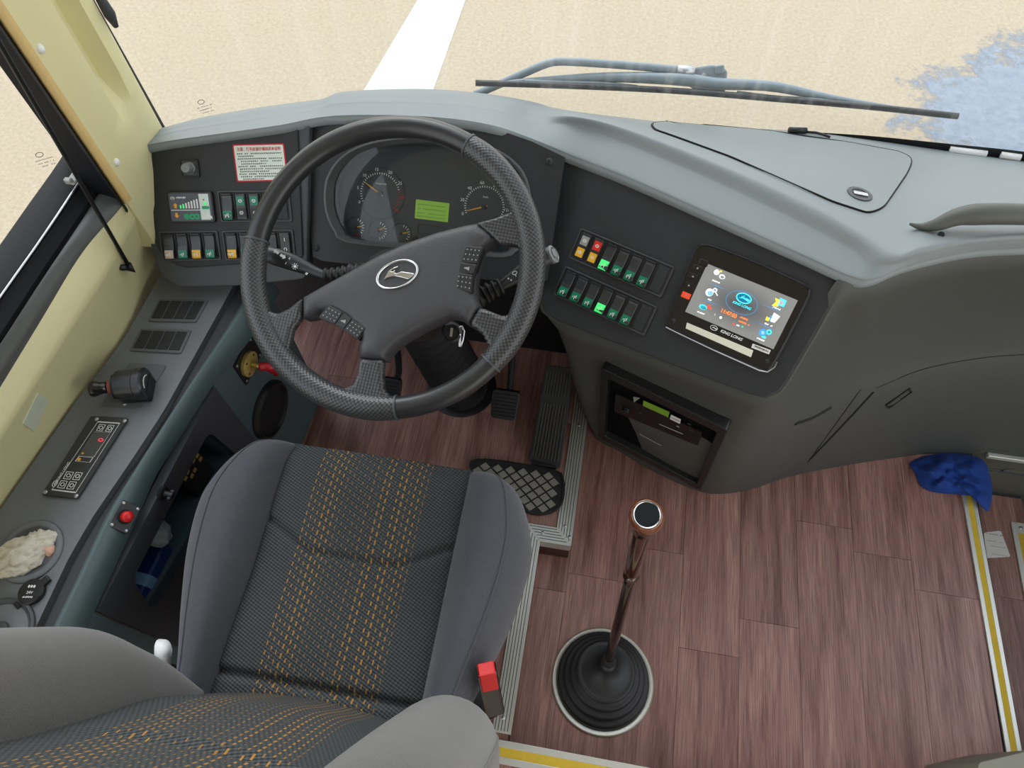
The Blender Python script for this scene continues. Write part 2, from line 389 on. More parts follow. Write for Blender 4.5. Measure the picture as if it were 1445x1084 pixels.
ground = struct('ground', box(WORLD, -14, 14, -8, 16, -1.1, -1.0), m_ground, 'pale sandy concrete ground outside the bus')
q = [Z(590, 0, -1), Z(657, 0, -1), Z(612, 126, -1), Z(515, 126, -1)]
d = norm(q[0]-q[3]); d2 = norm(q[1]-q[2])
q = [q[0]+d*1.5, q[1]+d2*1.5, q[2]-d2*.6, q[3]-d*.6]
line = struct('road_line', prism(WORLD, [(p[0], p[1]) for p in q], -.9999, -.996), m_line, 'white painted line on the ground')
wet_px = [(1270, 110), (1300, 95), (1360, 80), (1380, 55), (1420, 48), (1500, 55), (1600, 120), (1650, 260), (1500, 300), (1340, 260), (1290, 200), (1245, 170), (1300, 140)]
def m_wet_sky_():
    g = NG('wet_ground_sky_tint'); uv = g.n('UVMap'); q = g.n('SeparateXYZ'); g.l(uv.outputs[0], q.inputs[0])
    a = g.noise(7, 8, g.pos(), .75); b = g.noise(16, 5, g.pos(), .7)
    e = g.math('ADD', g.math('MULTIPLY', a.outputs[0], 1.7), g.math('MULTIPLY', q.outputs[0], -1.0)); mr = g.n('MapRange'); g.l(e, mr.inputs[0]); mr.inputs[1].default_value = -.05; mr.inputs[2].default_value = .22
    g.l(g.mix(b.outputs[0], lin(84, 100, 122), lin(158, 166, 172)), g.b.inputs['Base Color']); g.b.inputs['Roughness'].default_value = .5; g.b.inputs['Specular IOR Level'].default_value = .3  # blue-grey tones paint the sky's reflection into the wet patch
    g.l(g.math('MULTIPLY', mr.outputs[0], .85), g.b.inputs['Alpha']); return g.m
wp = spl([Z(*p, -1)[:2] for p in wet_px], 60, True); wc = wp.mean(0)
struct('puddle_painted_sky', loft([[(*(wc+(p-wc)*s_), -.998) for p in wp] for s_ in (1.12, .9, .6, .3, .01)], cu=True), m_wet_sky_(), 'wet patch on the ground with the sky reflection painted in as blue', uv=[(s_, 0) for s_ in (1.0, .82, .55, .27, .0) for _ in wp])
# gear-lever floor, lower than the driver platform
fl = struct('floor', box(WORLD, XR2-.02, XS1, YB, 1.02, -.06, -.0042), m_groove, 'wood-look floor around the gear lever')
sx_ = [Z(1128, 900, 0)[0], Z(1212, 900, 0)[0], Z(1298, 900, 0)[0]]; pit = (sx_[2]-sx_[0])/2
planks(fl, XR2, XS0, YB, 1.0, 0, [sx_[0]+pit*k for k in range(-6, 5)], 3)
# raised driver platform with its jog and the rear floor at the same height
out = [(-1.0, -.6), (XS1, -.6), (XS1, YB), (XR2, YB), (XR2, YC), (XR1, YC), (XR1, 1.16), (-1.0, 1.16)]
pf = struct('floor', prism(WORLD, out, -.06, PZ-.0042), mat('platform_edge', lin(70, 42, 34), .5, var=.2, vscale=60), 'raised wood-look platform under the driver seat and pedals')
px_ = [XR1-.135*k for k in range(1, 9)]
planks(pf, -.95, XR2-.002, YB, YC, PZ, px_, 11); planks(pf, -.95, XR1-.002, YC, 1.14, PZ, px_, 12); planks(pf, -.95, XS1, -.58, YB, PZ, px_+[XR1+.135*k for k in range(8)], 13)
# ribbed aluminium edge trims
def ribbed(name, p0, p1, w_, z, label, ribs=5, side=1, mitre0=0, mitre1=0):
    p0, p1 = np.array(p0, float), np.array(p1, float); f = Frame((*p0, z), (*(p1-p0), 0), (0, 0, 1)); L = np.linalg.norm(p1-p0)
    t = tag(thing(name, (*((p0+p1)/2), z), label, None), kind='structure')
    mk('edge_plate', prism(f, [(0, 0), (L, 0), (L+mitre1*w_, side*w_), (-mitre0*w_, side*w_)], 0, .003), m_alu, t, bevel=.0008)
    for k in range(ribs):
        a = side*w_*(k+.8)/(ribs+.6); mk('groove', box(f, .004-mitre0*abs(a), L-.004+mitre1*abs(a), a-.0009, a+.0009, .0029, .0034), m_aludark, t)
    for k in np.linspace(.07, .93, max(2, int(L/.16))): screw(f, L*k, side*w_*.5, .004, t, n=.0031)
    mk('nosing', box(f, 0, L, -.002*side, .0015*side, -.035, .003), m_alu, t)
    return t
W_ = .036
ribbed('trim_1', (XR2, YB+.012), (XR2, YC), W_, PZ, 'ribbed aluminium edge beside the seat along the platform', side=1, mitre1=1)
ribbed('trim_2', (XR2, YC), (XR1, YC), W_, PZ, 'short ribbed aluminium edge at the jog of the platform', side=1, mitre0=1, mitre1=-1)
ribbed('trim_3', (XR1, YC), (XR1, 1.1), W_, PZ, 'ribbed aluminium edge beside the accelerator pedal', side=1, mitre0=-1)
def yellow_strip(name, p0, p1, w_, z, label, endhole=False):
    p0, p1 = np.array(p0, float), np.array(p1, float); f = Frame((*p0, z), (*(p1-p0), 0), (0, 0, 1)); L = np.linalg.norm(p1-p0)
    t = tag(thing(name, (*((p0+p1)/2), z), label, None), kind='structure')
    for a, b in ((0, .3), (.7, 1)): mk('rail', box(f, 0, L, w_*a, w_*b, 0, .005), m_alu, t, bevel=.001)
    e = .03 if endhole else 0
    mk('grit_insert', box(f, 0, L-e, w_*.3, w_*.7, 0, .0042), m_yellow, t)
    if endhole: mk('end_plate', box(f, L-e, L, w_*.3, w_*.7, 0, .005), m_alu, t); screw(f, L-e*.5, w_*.5, .005, t, m_black, .005)
    return t
s0, s1 = Z(1419, 1062, 0), Z(1356, 700, 0); wS = (Z(1442, 1062, 0)-s0)[0]*.96
yellow_strip('trim_4', (s0[0]+wS, s0[1]-.02), (s1[0]+wS, s1[1]+.06), wS, 0, 'aluminium step edge with yellow grit insert beside the door steps')
bs0 = Z(676, 1040, PZ)
yellow_strip('trim_5', (XS1-.01, YB-.042), (bs0[0]-.02, YB-.042), -.042, PZ, 'aluminium step edge with yellow grit insert behind the gear lever')
# door steps on the right
st1 = struct('stair_step', box(WORLD, XS1, 1.26, -.3, .93, -.26, -.2042), m_groove, 'wood-look upper door step below the yellow edge')
planks(st1, XS1, 1.26, -.3, .92, -.2, [XS1+.11], 21)
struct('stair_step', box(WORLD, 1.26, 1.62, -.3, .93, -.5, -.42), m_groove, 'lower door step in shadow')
e0 = Z(1432, 738, -.2)
yellow_strip('trim_6', (1.262, .0), (1.262, e0[1]), .045, -.2, 'aluminium step edge with yellow insert and end plate on the lower step', True)
sw = struct('wall_front', box(WORLD, XS1+.005, 1.7, .93, .96, -.5, .02), mat('stair_wall_grey', lin(84, 86, 78), .6, var=.1, vscale=20), 'grey panel closing the front of the door steps')
fS = Frame((XS1+.01, .93, 0), (1, 0, 0), (0, -1, 0))
mk('rail', box(fS, .02, .7, .006, .02, 0, .012), m_alu, sw, bevel=.002)
for k in range(5): mk('hinge_leaf', box(fS, .05+k*.055, .05+k*.055+.05, -.075 if k % 2 else -.085, -.055 if k % 2 else -.065, 0, .003), mat('hinge_grey', lin(96, 98, 88), .5, .3), sw, bevel=.001)
mk('hinge_pin', tube([fS.p(.03, -.07, .003), fS.p(.4, -.07, .003)], .003, 8), m_groove, sw)
struct('wall_right', join(box(WORLD, 1.66, 1.7, -1.2, 1.1, -.5, .55)), m_body, 'lower wall of the bus on the door side')
struct('wall_front', box(WORLD, -.9, .12, 1.0, 1.03, 0, .62), m_blackm, 'dark bulkhead in front of the pedals')
struct('wall_front', box(WORLD, .12, 1.7, 1.07, 1.1, -.5, .56), m_blackm, 'bulkhead hidden behind the dashboard')
pt = Z(1382, 1076, .2); pt2 = Z(1450, 1060, .2)
struct('trim_7', prism(WORLD, rnd([tuple(pt[:2]), tuple(pt2[:2]), (pt2[0]+.4, pt2[1]+.1), (pt2[0]+.4, -.3), (pt[0]-.1, -.3), (pt[0]-.012, pt[1]-.03)], .006), 0, .2), mat('partition_grey', lin(120, 118, 104), .6), 'grey low partition corner behind the step edge', bevel=.004)
yr_ = np.linspace(-.98, 1.66, 12)
struct('ceiling', box(WORLD, -.98, 1.7, -3.2, .95, 2.12, 2.16), mat('ceiling_grey', lin(200, 198, 190), .8), 'pale roof lining of the bus')
struct('wall_back', box(WORLD, -.98, 1.7, -3.2, -3.16, -.1, 2.12), mat('ceiling_grey', (0, 0, 0, 1)), 'rear end of the bus interior')
# windshield
def yw(x, z=.8): return 1.19-.27*((x-.35)/1.15)**2-.02*(z-.8)
def ws_hit(px, py, back=0.0):
    lo, hi = .3, 4.
    for _ in range(50):
        t = (lo+hi)/2; p = D(px, py, t)
        if p[1] > yw(p[0], p[2])-back: hi = t
        else: lo = t
    return D(px, py, lo)
xs = np.linspace(-.815, 1.5, 40)
wnd = struct('window_1', loft([[(x, yw(x, z), z) for x in xs] for z in (.62, 1.1, 1.6, 2.1)]), m_wind, 'large dusty windshield with streaks', smooth=True)
mk('gasket', loft([[A_(-.815+a, yw(-.815, z)+b, z) for a, b in ((-.012, .012), (.016, .004), (.016, -.008), (-.012, -.008))] for z in np.linspace(.62, 2.1, 12)], cu=True, caps=True), m_rubber, wnd, smooth=True)
g0 = [(x, yw(x)-.004, .66) for x in np.linspace(-.8, 1.5, 30)]
mk('lower_gasket', tube(g0, .014, 8), m_rubber, wnd, smooth=True)
def etched(par, px, py, surf, sc, seed):      # small printed glass mark
    p = surf(px, py); q = surf(px+14, py-4); u = norm(q-p); n = norm(CAM-p); f = Frame(p, u, n); f.o = f.o+f.n*.002
    mk('printed_mark', join(ring(f, circ(-.004, .012, .006, 16, .004), circ(-.004, .012, .005, 16, .003), 0, .0003), marks(f, -.014, .012, .004, .0016, .0022, m_ink, 0, .7, seed), marks(f, -.012, .012, -.001, .0016, .0022, m_ink, 0, .7, seed+1), marks(f, -.008, .012, -.006, .0016, .0022, m_ink, 0, .7, seed+2)), m_ink, par)
etched(wnd, 291, 153, ws_hit, 1, 5)
# side window and wall
XW = -.885
pB = Z(177, 282, .82)                        # foot of the pillar, window side
xg = lambda y: -.885-.03*(pB[1]-y)
win = struct('window_2', loft([[(xg(y)-.015, y, z) for y in np.linspace(-.6, pB[1]+.06, 8)] for z in (.8, 1.4, 2.1)]), m_glass, 'side window beside the driver')
sidehit = lambda x, y: Frame((XW-.015, .6, 1), (0, 1, 0), (1, .0, 0)).hit(x, y)
etched(win, 65, 228, sidehit, 1, 9)
def rail(pxs, zs, extra=None):
    P = [Z(x, y, z) for (x, y), z in zip(pxs, zs)]; return P
def extend(P, n=1, L=.5): P = [np.array(p) for p in P]; return P+[P[-1]+norm(P[-1]-P[-2])*L]
# left wall rails, front to back
R_b = extend(rail([(177, 284), (116, 357), (41, 480)], [.815, .812, .80]))        # grey frame / beige edge
R_r = extend(rail([(199, 292), (153, 380), (89, 480)], [.775, .772, .765]))       # ridge highlight
R_c = extend(rail([(206, 408), (175, 480), (105, 575), (0, 725)], [.60]*4)); R_c = [R_c[0], R_c[1], R_c[2], R_c[4]]
def fwd(P, L=.1): return [P[0]+A_(-.045, 1, 0)*L]+P
rows = [spl_i(fwd(R), 40) for R in (R_b, [a*.9+b*.1+A_(0, 0, .006) for a, b in zip(R_r, R_b)], R_r, [a*.96+b*.04 for a, b in zip(R_r, R_c)], R_c)]
rows.append([A_(p[0]-.03, p[1], .1) for p in rows[-1]])
wl = struct('wall_left', loft(rows), m_beige, 'beige painted side wall below the driver window', smooth=True, auto=50)
# grey and black lower window frame, children of the window
R_g = extend(rail([(133, 282), (60, 392), (3, 480)], [.83]*3)); R_l = extend(rail([(112, 262), (60, 340), (0, 425)], [.85]*3)); R_e = extend(rail([(103, 230), (60, 292), (0, 379)], [.862]*3))
mk('grey_frame', loft([spl_i(fwd(R, .12), 30) for R in (R_b, [p+A_(-.002, 0, .006) for p in R_b], [p+A_(0.004, 0, .002) for p in R_g], R_g)]), mat('frame_grey', lin(74, 76, 74), .45), win, smooth=True)
mk('black_frame', loft([spl_i(fwd(R, .1), 30) for R in ([p+A_(0, 0, -.01) for p in R_g], [p+A_(0, 0, .008) for p in R_g], [p+A_(0.004, 0, -.0) for p in R_l], R_l, [p+A_(-.001, 0, .006) for p in R_l], R_e, [p+A_(-.03, 0, -.005) for p in R_e])]), m_frame, win, smooth=True, auto=30)
mk('bead', tube([p+A_(.002, 0, .006) for p in spl_i(R_l, 20)], .0015, 6), m_steel, win)
# bracket at the corner of the sliding pane
bp = Z(112, 248, .865); fb = Frame(bp, (0, 1, 0), (0, 0, 1)); mk('corner_bracket', join(box(fb, -.022, .006, -.004, .012, 0, .004), box(fb, -.022, -.014, .0, .012, .0, .010)), mat('clear_grey', lin(150, 150, 145), .3), win, bevel=.002)
# pillar: sections stacked straight up
pg = A_(-.80, yw(-.815)-.012)                # windshield side
b0 = Z(103, 225, .86); 
sec = [(Z(103, 222, .86)[0]-.03, Z(103, 222, .86)[1]+.005), (Z(104, 222, .86)[0], Z(104, 222, .86)[1])]
pk = [tuple(Z(178, 284, .815)[:2]), tuple(Z(183, 280, .815)[:2]), tuple(Z(212, 250, .815)[:2]), tuple(Z(196, 200, .84)[:2]), tuple(Z(205, 185, .84)[:2]), (pg[0]-.006, pg[1]-.004)]
pil = tag(thing('pillar', (-.85, .82, .7), 'beige painted windshield pillar', None), kind='structure')
b1, b2, b3 = Z(178, 284, .815)[:2], Z(204, 268, .815)[:2], Z(222, 190, .815)[:2]
dv = pg-np.array(b1); L = np.linalg.norm(dv); tv = dv/L; nv = np.array([tv[1], -tv[0]]); nv = nv if nv @ np.array([1, -.3]) > 0 else -nv
def prof(z):
    k_ = min(1, max(0, (z-.90)/.06)); e = .026*k_; c_ = .66+.04*k_
    return [(0, -.05), (0, .0), (.012, .004), (.2*L, .006), (.26*L, .010), (.46*L, .014), (.50*L, .014-e), (c_*L, .014-e), ((c_+.06)*L, .016), (.9*L, .016), (L-.006, .012), (L, .002), (L+.006, -.02)]
zl = np.concatenate([[.70], np.linspace(.86, 1.0, 12), np.linspace(1.05, 2.1, 10)])
mk('pillar_shell', loft([[(*(np.array(b1)+tv*a+nv*b), z) for a, b in prof(z)] for z in zl]), m_beige, pil, smooth=True, auto=28)
mk('tan_seal', loft([[(*(np.array(b1)+tv*a+nv*b), z) for a, b in ((-.006, -.004), (-.006, .004), (.006, .008), (.01, .004))] for z in np.linspace(.815, 2.1, 12)], cu=True), m_tan, pil, smooth=True)
wf = Z(101, 222, .87)[:2]
mk('black_frame_post', loft([[(*p, z) for p in (np.array(wf)+(-.03, .02), np.array(wf)+(0., .004), np.array(b1)+tv*-.012+nv*.0, np.array(b1)+tv*-.004+nv*-.003, np.array(b1)+tv*.0+nv*-.05)] for z in np.linspace(.80, 2.1, 8)]), m_frame, pil, smooth=True, auto=25)
for pxy in ((57, 69), (164, 229)):
    f = Frame((*(np.array(b1)+tv*.018+nv*.0050), .9), (*tv, 0), (*nv, 0)); hp = f.hit(*pxy)
    f2 = Frame(hp, (*tv, 0), (*nv, 0)); mk('screw_cap', lathe(f2, [(.0065, -.004), (.0065, .001), (.005, .003), (.001, .004)], 14), m_white, pil, smooth=True)
cl = Frame((*(np.array(b1)+tv*(L-.01)+nv*.02), .9), (*tv, 0), (*nv, 0)); cp = cl.hit(153, 20)
mk('gasket_clip', tube([cp+A_(0, 0, .03), cp+A_(.002, 0, 0), cp+A_(.002, 0, -.02)], [.007, .009, .004], 10), m_groove, pil, smooth=True)
# thin blind rod hooked to the wall
TW = bvh(wl); h0, hn0 = shot(TW, 170, 377); r0 = shot(TW, 184, 379)[0]; r0 = r0+norm(CAM-r0)*.022; r1 = Z(0, 62, 1.18); d_ = r1-r0
rod = thing('blind_rod', tuple(r0), 'thin black blind rod hooked to the beige side wall', 'rod')
mk('rod', tube([r0+d_*k for k in np.linspace(0, 2.6, 8)], .0034, 8), m_black, rod, smooth=True)
mk('hook', tube([r0+A_(.002, 0, .012), r0+A_(.002, 0, -.006), r0*.6+h0*.4+A_(0, 0, .002), h0+hn0*.004, h0-hn0*.006], .0055, 8), m_black, rod, smooth=True)

# ================================================================== DASHBOARD
S_ = D(1046, 432, 1.165); FR = Frame(S_, Z(1123, 424, .732)-Z(1000, 374, .762), -ray(1046, 432))      # right fascia plane
_q = (FR.px(1123, 424)[0]-FR.px(1000, 374)[0], FR.px(1123, 424)[1]-FR.px(1000, 374)[1])
FR = Frame(S_, FR.u*_q[0]+FR.v*_q[1], FR.n)
a8 = math.radians(8.5); pl0, pl1 = Z(270, 345, .71), Z(270, 220, .82); uL = A_(math.cos(a8), math.sin(a8), 0)
_v = pl1-pl0; nL = np.cross(uL, _v); nL = nL if nL[2] > 0 else -nL
FL = Frame(pl0, uL, nL)
pc0, pc1 = Z(560, 358, .70), Z(600, 172, .86); nC = np.cross(A_(1, 0, 0), pc1-pc0); FC = Frame(pc0, (1, 0, 0), nC if nC[2] > 0 else -nC)
dash = thing('dashboard', (.1, .95, .0), 'wide grey and black bus dashboard with sweeping soft top', 'dashboard')
# soft top: columns of stations, rows from the lip to the windshield
ST = [((199, 212), (233, 181)), ((250, 203), (290, 166)), ((330, 192), (370, 152)), ((400, 182), (430, 144)), ((446, 173), (458, 140)), ((480, 170), (482, 131)), ((560, 169), (540, 127)), ((640, 174), (620, 127)), ((700, 184), (700, 135)), ((751, 202), (755, 145)),
      ((807, 227), (785, 154), (812, 176), (815, 165)), ((891, 260), (860, 164), (880, 200), (890, 184)), ((1030, 322), (1000, 178), (1010, 255), (1025, 237)), ((1141, 372), (1130, 186), (1120, 308), (1140, 290)), ((1197, 397), (1220, 197), (1200, 349), (1206, 326)), ((1230, 399), (1290, 207), (1238, 375), (1262, 360)), ((1281, 379), (1340, 214), (1298, 364), (1300, 350)), ((1364, 360), (1400, 222), (1370, 349), (1370, 337)), ((1445, 354), (1470, 232), (1460, 343), (1460, 330)), ((1620, 350), (1600, 255), (1620, 340), (1620, 326))]
zr = FR.hit(1197, 397)[2]
def lipA(q, i):
    if i < 4: return FL.hit(*q)+FL.n*.012
    if i == 4: return .5*(FL.hit(*q)+FC.hit(*q))+FC.n*.01
    if i < 9: return FC.hit(*q)+FC.n*.012
    if i == 9: return .5*(FR.hit(*q)+FC.hit(*q))+FR.n*.01
    if i < 15: return FR.hit(*q)+FR.n*.012
    return Z(*q, zr+.012+.003*(i-15))
A, Wd, CLo, CHi = [], [], [], []
for i, s in enumerate(ST):
    a = lipA(s[0], i); A.append(a); W1 = ws_hit(*s[1], .02); Wd.append(W1)
    if len(s) > 2: CLo.append(Z(*s[2], a[2]+.018)); CHi.append(Z(*s[3], a[2]+.034))
    else:
        up = .012 if 4 < i < 9 else .008
        CLo.append(a*.62+W1*.38+A_(0, 0, up)); CHi.append(a*.45+W1*.55+A_(0, 0, up))
for a_, b_, k_ in ((1.25, .0, 1), (1.62, .0, 2)):      # the end towards the door, beyond the view
    A.append(A_(a_, A[19][1]+.01*k_, A[19][2])); CLo.append(A_(a_, CLo[19][1]+.01*k_, CLo[19][2])); CHi.append(A_(a_, CHi[19][1]+.01*k_, CHi[19][2])); Wd.append(A_(a_, yw(a_)-.02, Wd[19][2]))
A, Wd, CLo, CHi = map(np.array, (A, Wd, CLo, CHi)); NST = 145
tow = np.array([norm((c-a)*A_(1, 1, 0)) for a, c in zip(A, Wd)])
def rw(P): return spl_i(P, NST)
dn = A_(0, 0, 1)
rows = [rw(A+tow*.05-dn*.018), rw(A+tow*.006-dn*.014), rw(A-dn*.004), rw(A+tow*.005+dn*.003), rw(A*.86+CLo*.14+dn*.004), rw(A*.45+CLo*.55+dn*.002), rw(CLo*.9+A*.1), rw(CLo*.93+CHi*.07), rw(CLo*.15+CHi*.85), rw(CHi*.93+Wd*.07+dn*.001), rw(CHi*.6+Wd*.4+dn*.004), rw(CHi*.25+Wd*.75+dn*.003), rw(Wd), rw(Wd+tow*.012-dn*.03), rw(np.array([(p[0], min(p[1], 1.06), .66) for p in Wd])), rw(np.array([(p[0], min(p[1], 1.02), .57) for p in Wd]))]  # last rows: unseen skirt added to keep daylight out of the footwell
rows = np.transpose(np.array([spl_i(c_, 61) for c_ in np.transpose(np.array(rows), (1, 0, 2))]), (1, 0, 2))
top = mk('soft_top', loft(list(rows)), m_top, dash, smooth=True); top['label'] = 'light grey soft dashboard top'
T = bvh(top)
def seam(pxs, tree, r, n=24, mt=None, par=None, name='seam', off=0):
    P = []
    for x, y in spl(pxs, n):
        l, nn = shot(tree, x, y)
        if l is not None: P.append(l+nn*off)
    return mk(name, tube(P, r, 6), mt or m_blackm, par or dash)
# hatch with its latch
hp = [(500, 207), (540, 202), (800, 226), (1000, 255), (1130, 279), (1163, 296), (1150, 330), (1088, 420), (1050, 434), (960, 405), (700, 291), (560, 240), (508, 222)]
hp = [(640+x/1.795, 60+y/1.795) for x, y in hp]; hpx = [tuple(p) for p in rnd(hp, 9, 4)]
cen = np.mean(hpx, 0)
mk('hatch_gap', patch(T, [tuple(cen+(np.array(p)-cen)*1.009) for p in hpx], .0012, .004), m_blackm, dash)
hat = mk('hatch_lid', patch(T, hpx, .0026, .003, 8), m_top, dash, smooth=True, auto=40)
seam([*hpx, hpx[0]], T, .0010, 160, name='hatch_seam', off=.0022)
lp, ln = shot(T, 1212, 276); fl_ = Frame(lp+ln*.0022, (1, 0, 0), ln)
mk('latch_ring', ring(fl_, circ(0, 0, .021, 32), circ(0, 0, .014, 32), -.002, .0022), m_lip, hat, bevel=.0006)
mk('latch_cup', lathe(fl_, [(.001, .0003), (.014, .0004), (.0142, .0012), (.001, .0012)], 28), m_groove, hat)
mk('latch_tongue', prism(fl_, rrect(-.011, .013, -.006, .004, .002), .001, .0032), m_steel, hat, bevel=.0006)
# fascia panels
def poly(fr, pxs, c=0): return [fr.px(x, y, c) for x, y in pxs]
def holed(fr, outer, hole, n0, n1):
    bm = bmesh.new(); ed = []
    for lp_ in (outer, hole):
        vs = [bm.verts.new(fr.p(a, b, n1)) for a, b in lp_]; ed += [bm.edges.new((vs[i], vs[(i+1) % len(vs)])) for i in range(len(vs))]
    bmesh.ops.triangle_fill(bm, use_beauty=True, edges=ed, normal=Vector(fr.n))
    r = bmesh.ops.extrude_face_region(bm, geom=bm.faces[:])
    bmesh.ops.translate(bm, vec=Vector(fr.n*(n0-n1)), verts=[v for v in r['geom'] if isinstance(v, bmesh.types.BMVert)])
    bm.verts.index_update(); V = [tuple(v.co) for v in bm.verts]; F = [[v.index for v in f.verts] for f in bm.faces]; bm.free(); return V, F
lipL = rnd(poly(FL, [(204, 205), (205, 290), (212, 350), (226, 388), (250, 406), (330, 404), (432, 394), (436, 170)]), .012, 4)
mk('left_surround', prism(FL, lipL, -.045, -.002), m_lip, dash, bevel=.008, seg=3)
mk('left_fascia', prism(FL, rnd(poly(FL, [(214, 200), (215, 290), (222, 350), (240, 370), (262, 378), (428, 366), (420, 172)]), .01, 4), -.01, .002), m_fascia, dash, bevel=.0015)
hole_px = [(458, 275), (462, 250), (478, 225), (505, 207), (545, 196), (600, 192), (655, 196), (705, 212), (738, 240), (750, 275), (752, 310), (745, 338), (728, 355), (705, 363), (600, 353), (491, 342), (472, 326), (461, 302)]
hole = [tuple(q) for q in spl(poly(FC, hole_px), 72, True)]
mk('center_fascia', holed(FC, poly(FC, [(422, 181), (442, 362), (455, 368), (600, 385), (757, 402), (772, 395), (797, 222), (751, 200), (700, 182), (640, 172), (560, 167), (480, 168), (446, 172)]), hole, -.02, .002), m_fascia, dash)
for q in ((432, 197), (447, 350), (775, 228)): screw(FC, *FC.px(*q), .006, dash, m_fascia, .002)
rf_px = [(795, 216), (764, 425), (768, 440), (785, 452), (1055, 556), (1078, 561), (1100, 552), (1112, 535), (1150, 470), (1188, 402), (1110, 352), (1000, 302), (880, 250)]
rfo = rnd(poly(FR, rf_px), .004, 3)
mk('right_fascia', prism(FR, rfo, -.012, .0), m_fascia, dash, bevel=.002)
c2 = np.mean(rfo, 0); mk('right_surround', prism(FR, [tuple(c2+(np.array(p)-c2)*A_(1.03, 1.035)) for p in rfo], -.05, -.008), m_lower, dash, bevel=.01, seg=3)
# lower body sweeping round to the door
LB = [((772, 452), (839, 616)), ((850, 485), (872, 636)), ((950, 522), (925, 667)), ((1040, 557), (985, 693)), ((1085, 566), (1020, 697)), ((1112, 545), (1062, 690)), ((1148, 482), (1110, 674)), ((1188, 412), (1160, 663)), ((1230, 401), (1205, 655)), ((1281, 382), (1252, 648)), ((1364, 363), (1310, 641)), ((1445, 357), (1385, 641)), ((1620, 353), (1520, 652))]
MID = [(812, 540), (858, 562), (935, 600), (1008, 628), (1055, 630), (1102, 606), (1140, 584), (1180, 561), (1222, 545), (1268, 530), (1335, 512), (1445, 498), (1600, 488)]
Tp, Md, Fo = [], [], []
for i, (a, b) in enumerate(LB):
    Tp.append((FR.hit(*a)-FR.n*.02) if i < 7 else Z(*a, zr-.004+.002*(i-7))); Fo.append(Z(*b, 0.0)); Md.append(None)
for i in range(len(LB)):
    za = .36 if i < 5 else .40
    Md[i] = Z(*MID[i], za) if i >= 5 else (.5*Tp[i]+.5*Fo[i])
for a_ in (1.25, 1.62): Tp.append(A_(a_, A[-1][1]+.01, A[-1][2]-.012)); Md.append(A_(a_, .94, .40)); Fo.append(A_(a_, .925, .02))
Tp, Md, Fo = map(np.array, (Tp, Md, Fo)); pre = lambda P: np.vstack([P[:1]+A_(-.012, .165, 0), P[:1]+A_(-.006, .08, 0), P])
inw = np.array([norm(A_(-(Fo[min(i+1, len(Fo)-1)]-Fo[max(i-1, 0)])[1], (Fo[min(i+1, len(Fo)-1)]-Fo[max(i-1, 0)])[0], 0)) for i in range(len(Fo))])
rb = lambda P: spl_i(pre(P), 125)
k_ = np.clip((np.arange(len(Tp))-5)/3, 0, 1)[:, None]
rows = [rb(Tp+inw*.02+dn*.01), rb(Tp), rb(Tp*.8+Md*.2+inw*.012), rb(Tp*.5+Md*.5+inw*(.012+.016*k_)), rb(Tp*.22+Md*.78+inw*(.006+.020*k_)), rb(Tp*.06+Md*.94+inw*(.0+.008*k_)), rb(Md), rb(Md*.985+Fo*.015-inw*.003*k_), rb(Md*.7+Fo*.3-inw*.002), rb(Md*.35+Fo*.65-inw*.004), rb(Fo)]
low = mk('lower_body', loft(rows), m_lower, dash, smooth=True); low['label'] = 'dark grey lower body of the dashboard curving round to the door'
TL = bvh(low)
def seam(pxs, tree, r, n=24, mt=None, par=None, name='seam', off=0):
    P = [];
    for x, y in spl(pxs, n):
        l, nn = shot(tree, x, y)
        if l is not None: P.append(l+nn*off)
    return mk(name, tube(P, r, 6), mt or m_blackm, par or dash)
seam([(1214, 550), (1185, 590), (1140, 652)], TL, .0014); seam([(1232, 553), (1200, 588), (1143, 648)], TL, .0028)
seam([(1122, 598), (1145, 590), (1172, 575)], TL, .0075, 10, name='slot', off=-.004)
seam([(1236, 548), (1300, 522), (1380, 506), (1450, 500), (1520, 495)], TL, .001)
l_, n_ = shot(TL, 1268, 562); e1, _ = shot(TL, 1288, 547); e2, _ = shot(TL, 1248, 575); fH = Frame(l_, e1-e2, n_)
mk('handle_recess', ring(fH, rnd([(-.034, -.013), (.028, -.013), (.034, .013), (-.028, .013)], .002), rnd([(-.029, -.0095), (.024, -.0095), (.029, .0095), (-.024, .0095)], .002), -.004, .0025), m_black, dash, bevel=.0008)
mk('handle_pull', prism(fH, rnd([(-.022, -.009), (.0, -.009), (.004, .006), (-.02, .006)], .002), -.003, .0018), m_lower, dash, bevel=.001)
# grab handle on the right of the top
ha, hn = shot(T, 1302, 326); hb = Z(1600, 330, ha[2]+.0)
hpth = [Z(1284, 316, ha[2]+.004), Z(1300, 320, ha[2]+.002), Z(1322, 317, ha[2]+.014), Z(1355, 305, ha[2]+.03), Z(1400, 302, ha[2]+.04), Z(1450, 303, ha[2]+.043), Z(1510, 306, ha[2]+.04), Z(1570, 318, ha[2]+.02), Z(1590, 326, ha[2]-.004)]
hr = [.002, .011, .0165, .0165, .0155, .0155, .0155, .0165, .014]
hd = thing('grab_handle', tuple(ha), 'dark grey curved grab handle fixed on the dashboard top', 'handle')
mk('grip', tube(spl(hpth, 40), np.interp(np.linspace(0, 8, 40), range(9), hr), 16), mat('handle_grey', lin(84, 86, 80), .5, grain=.2), hd, smooth=True)
mk('foot', tube([Z(1328, 331, ha[2]+.01), Z(1329, 334, ha[2]-.004)], .005, 8), m_blackm, hd)
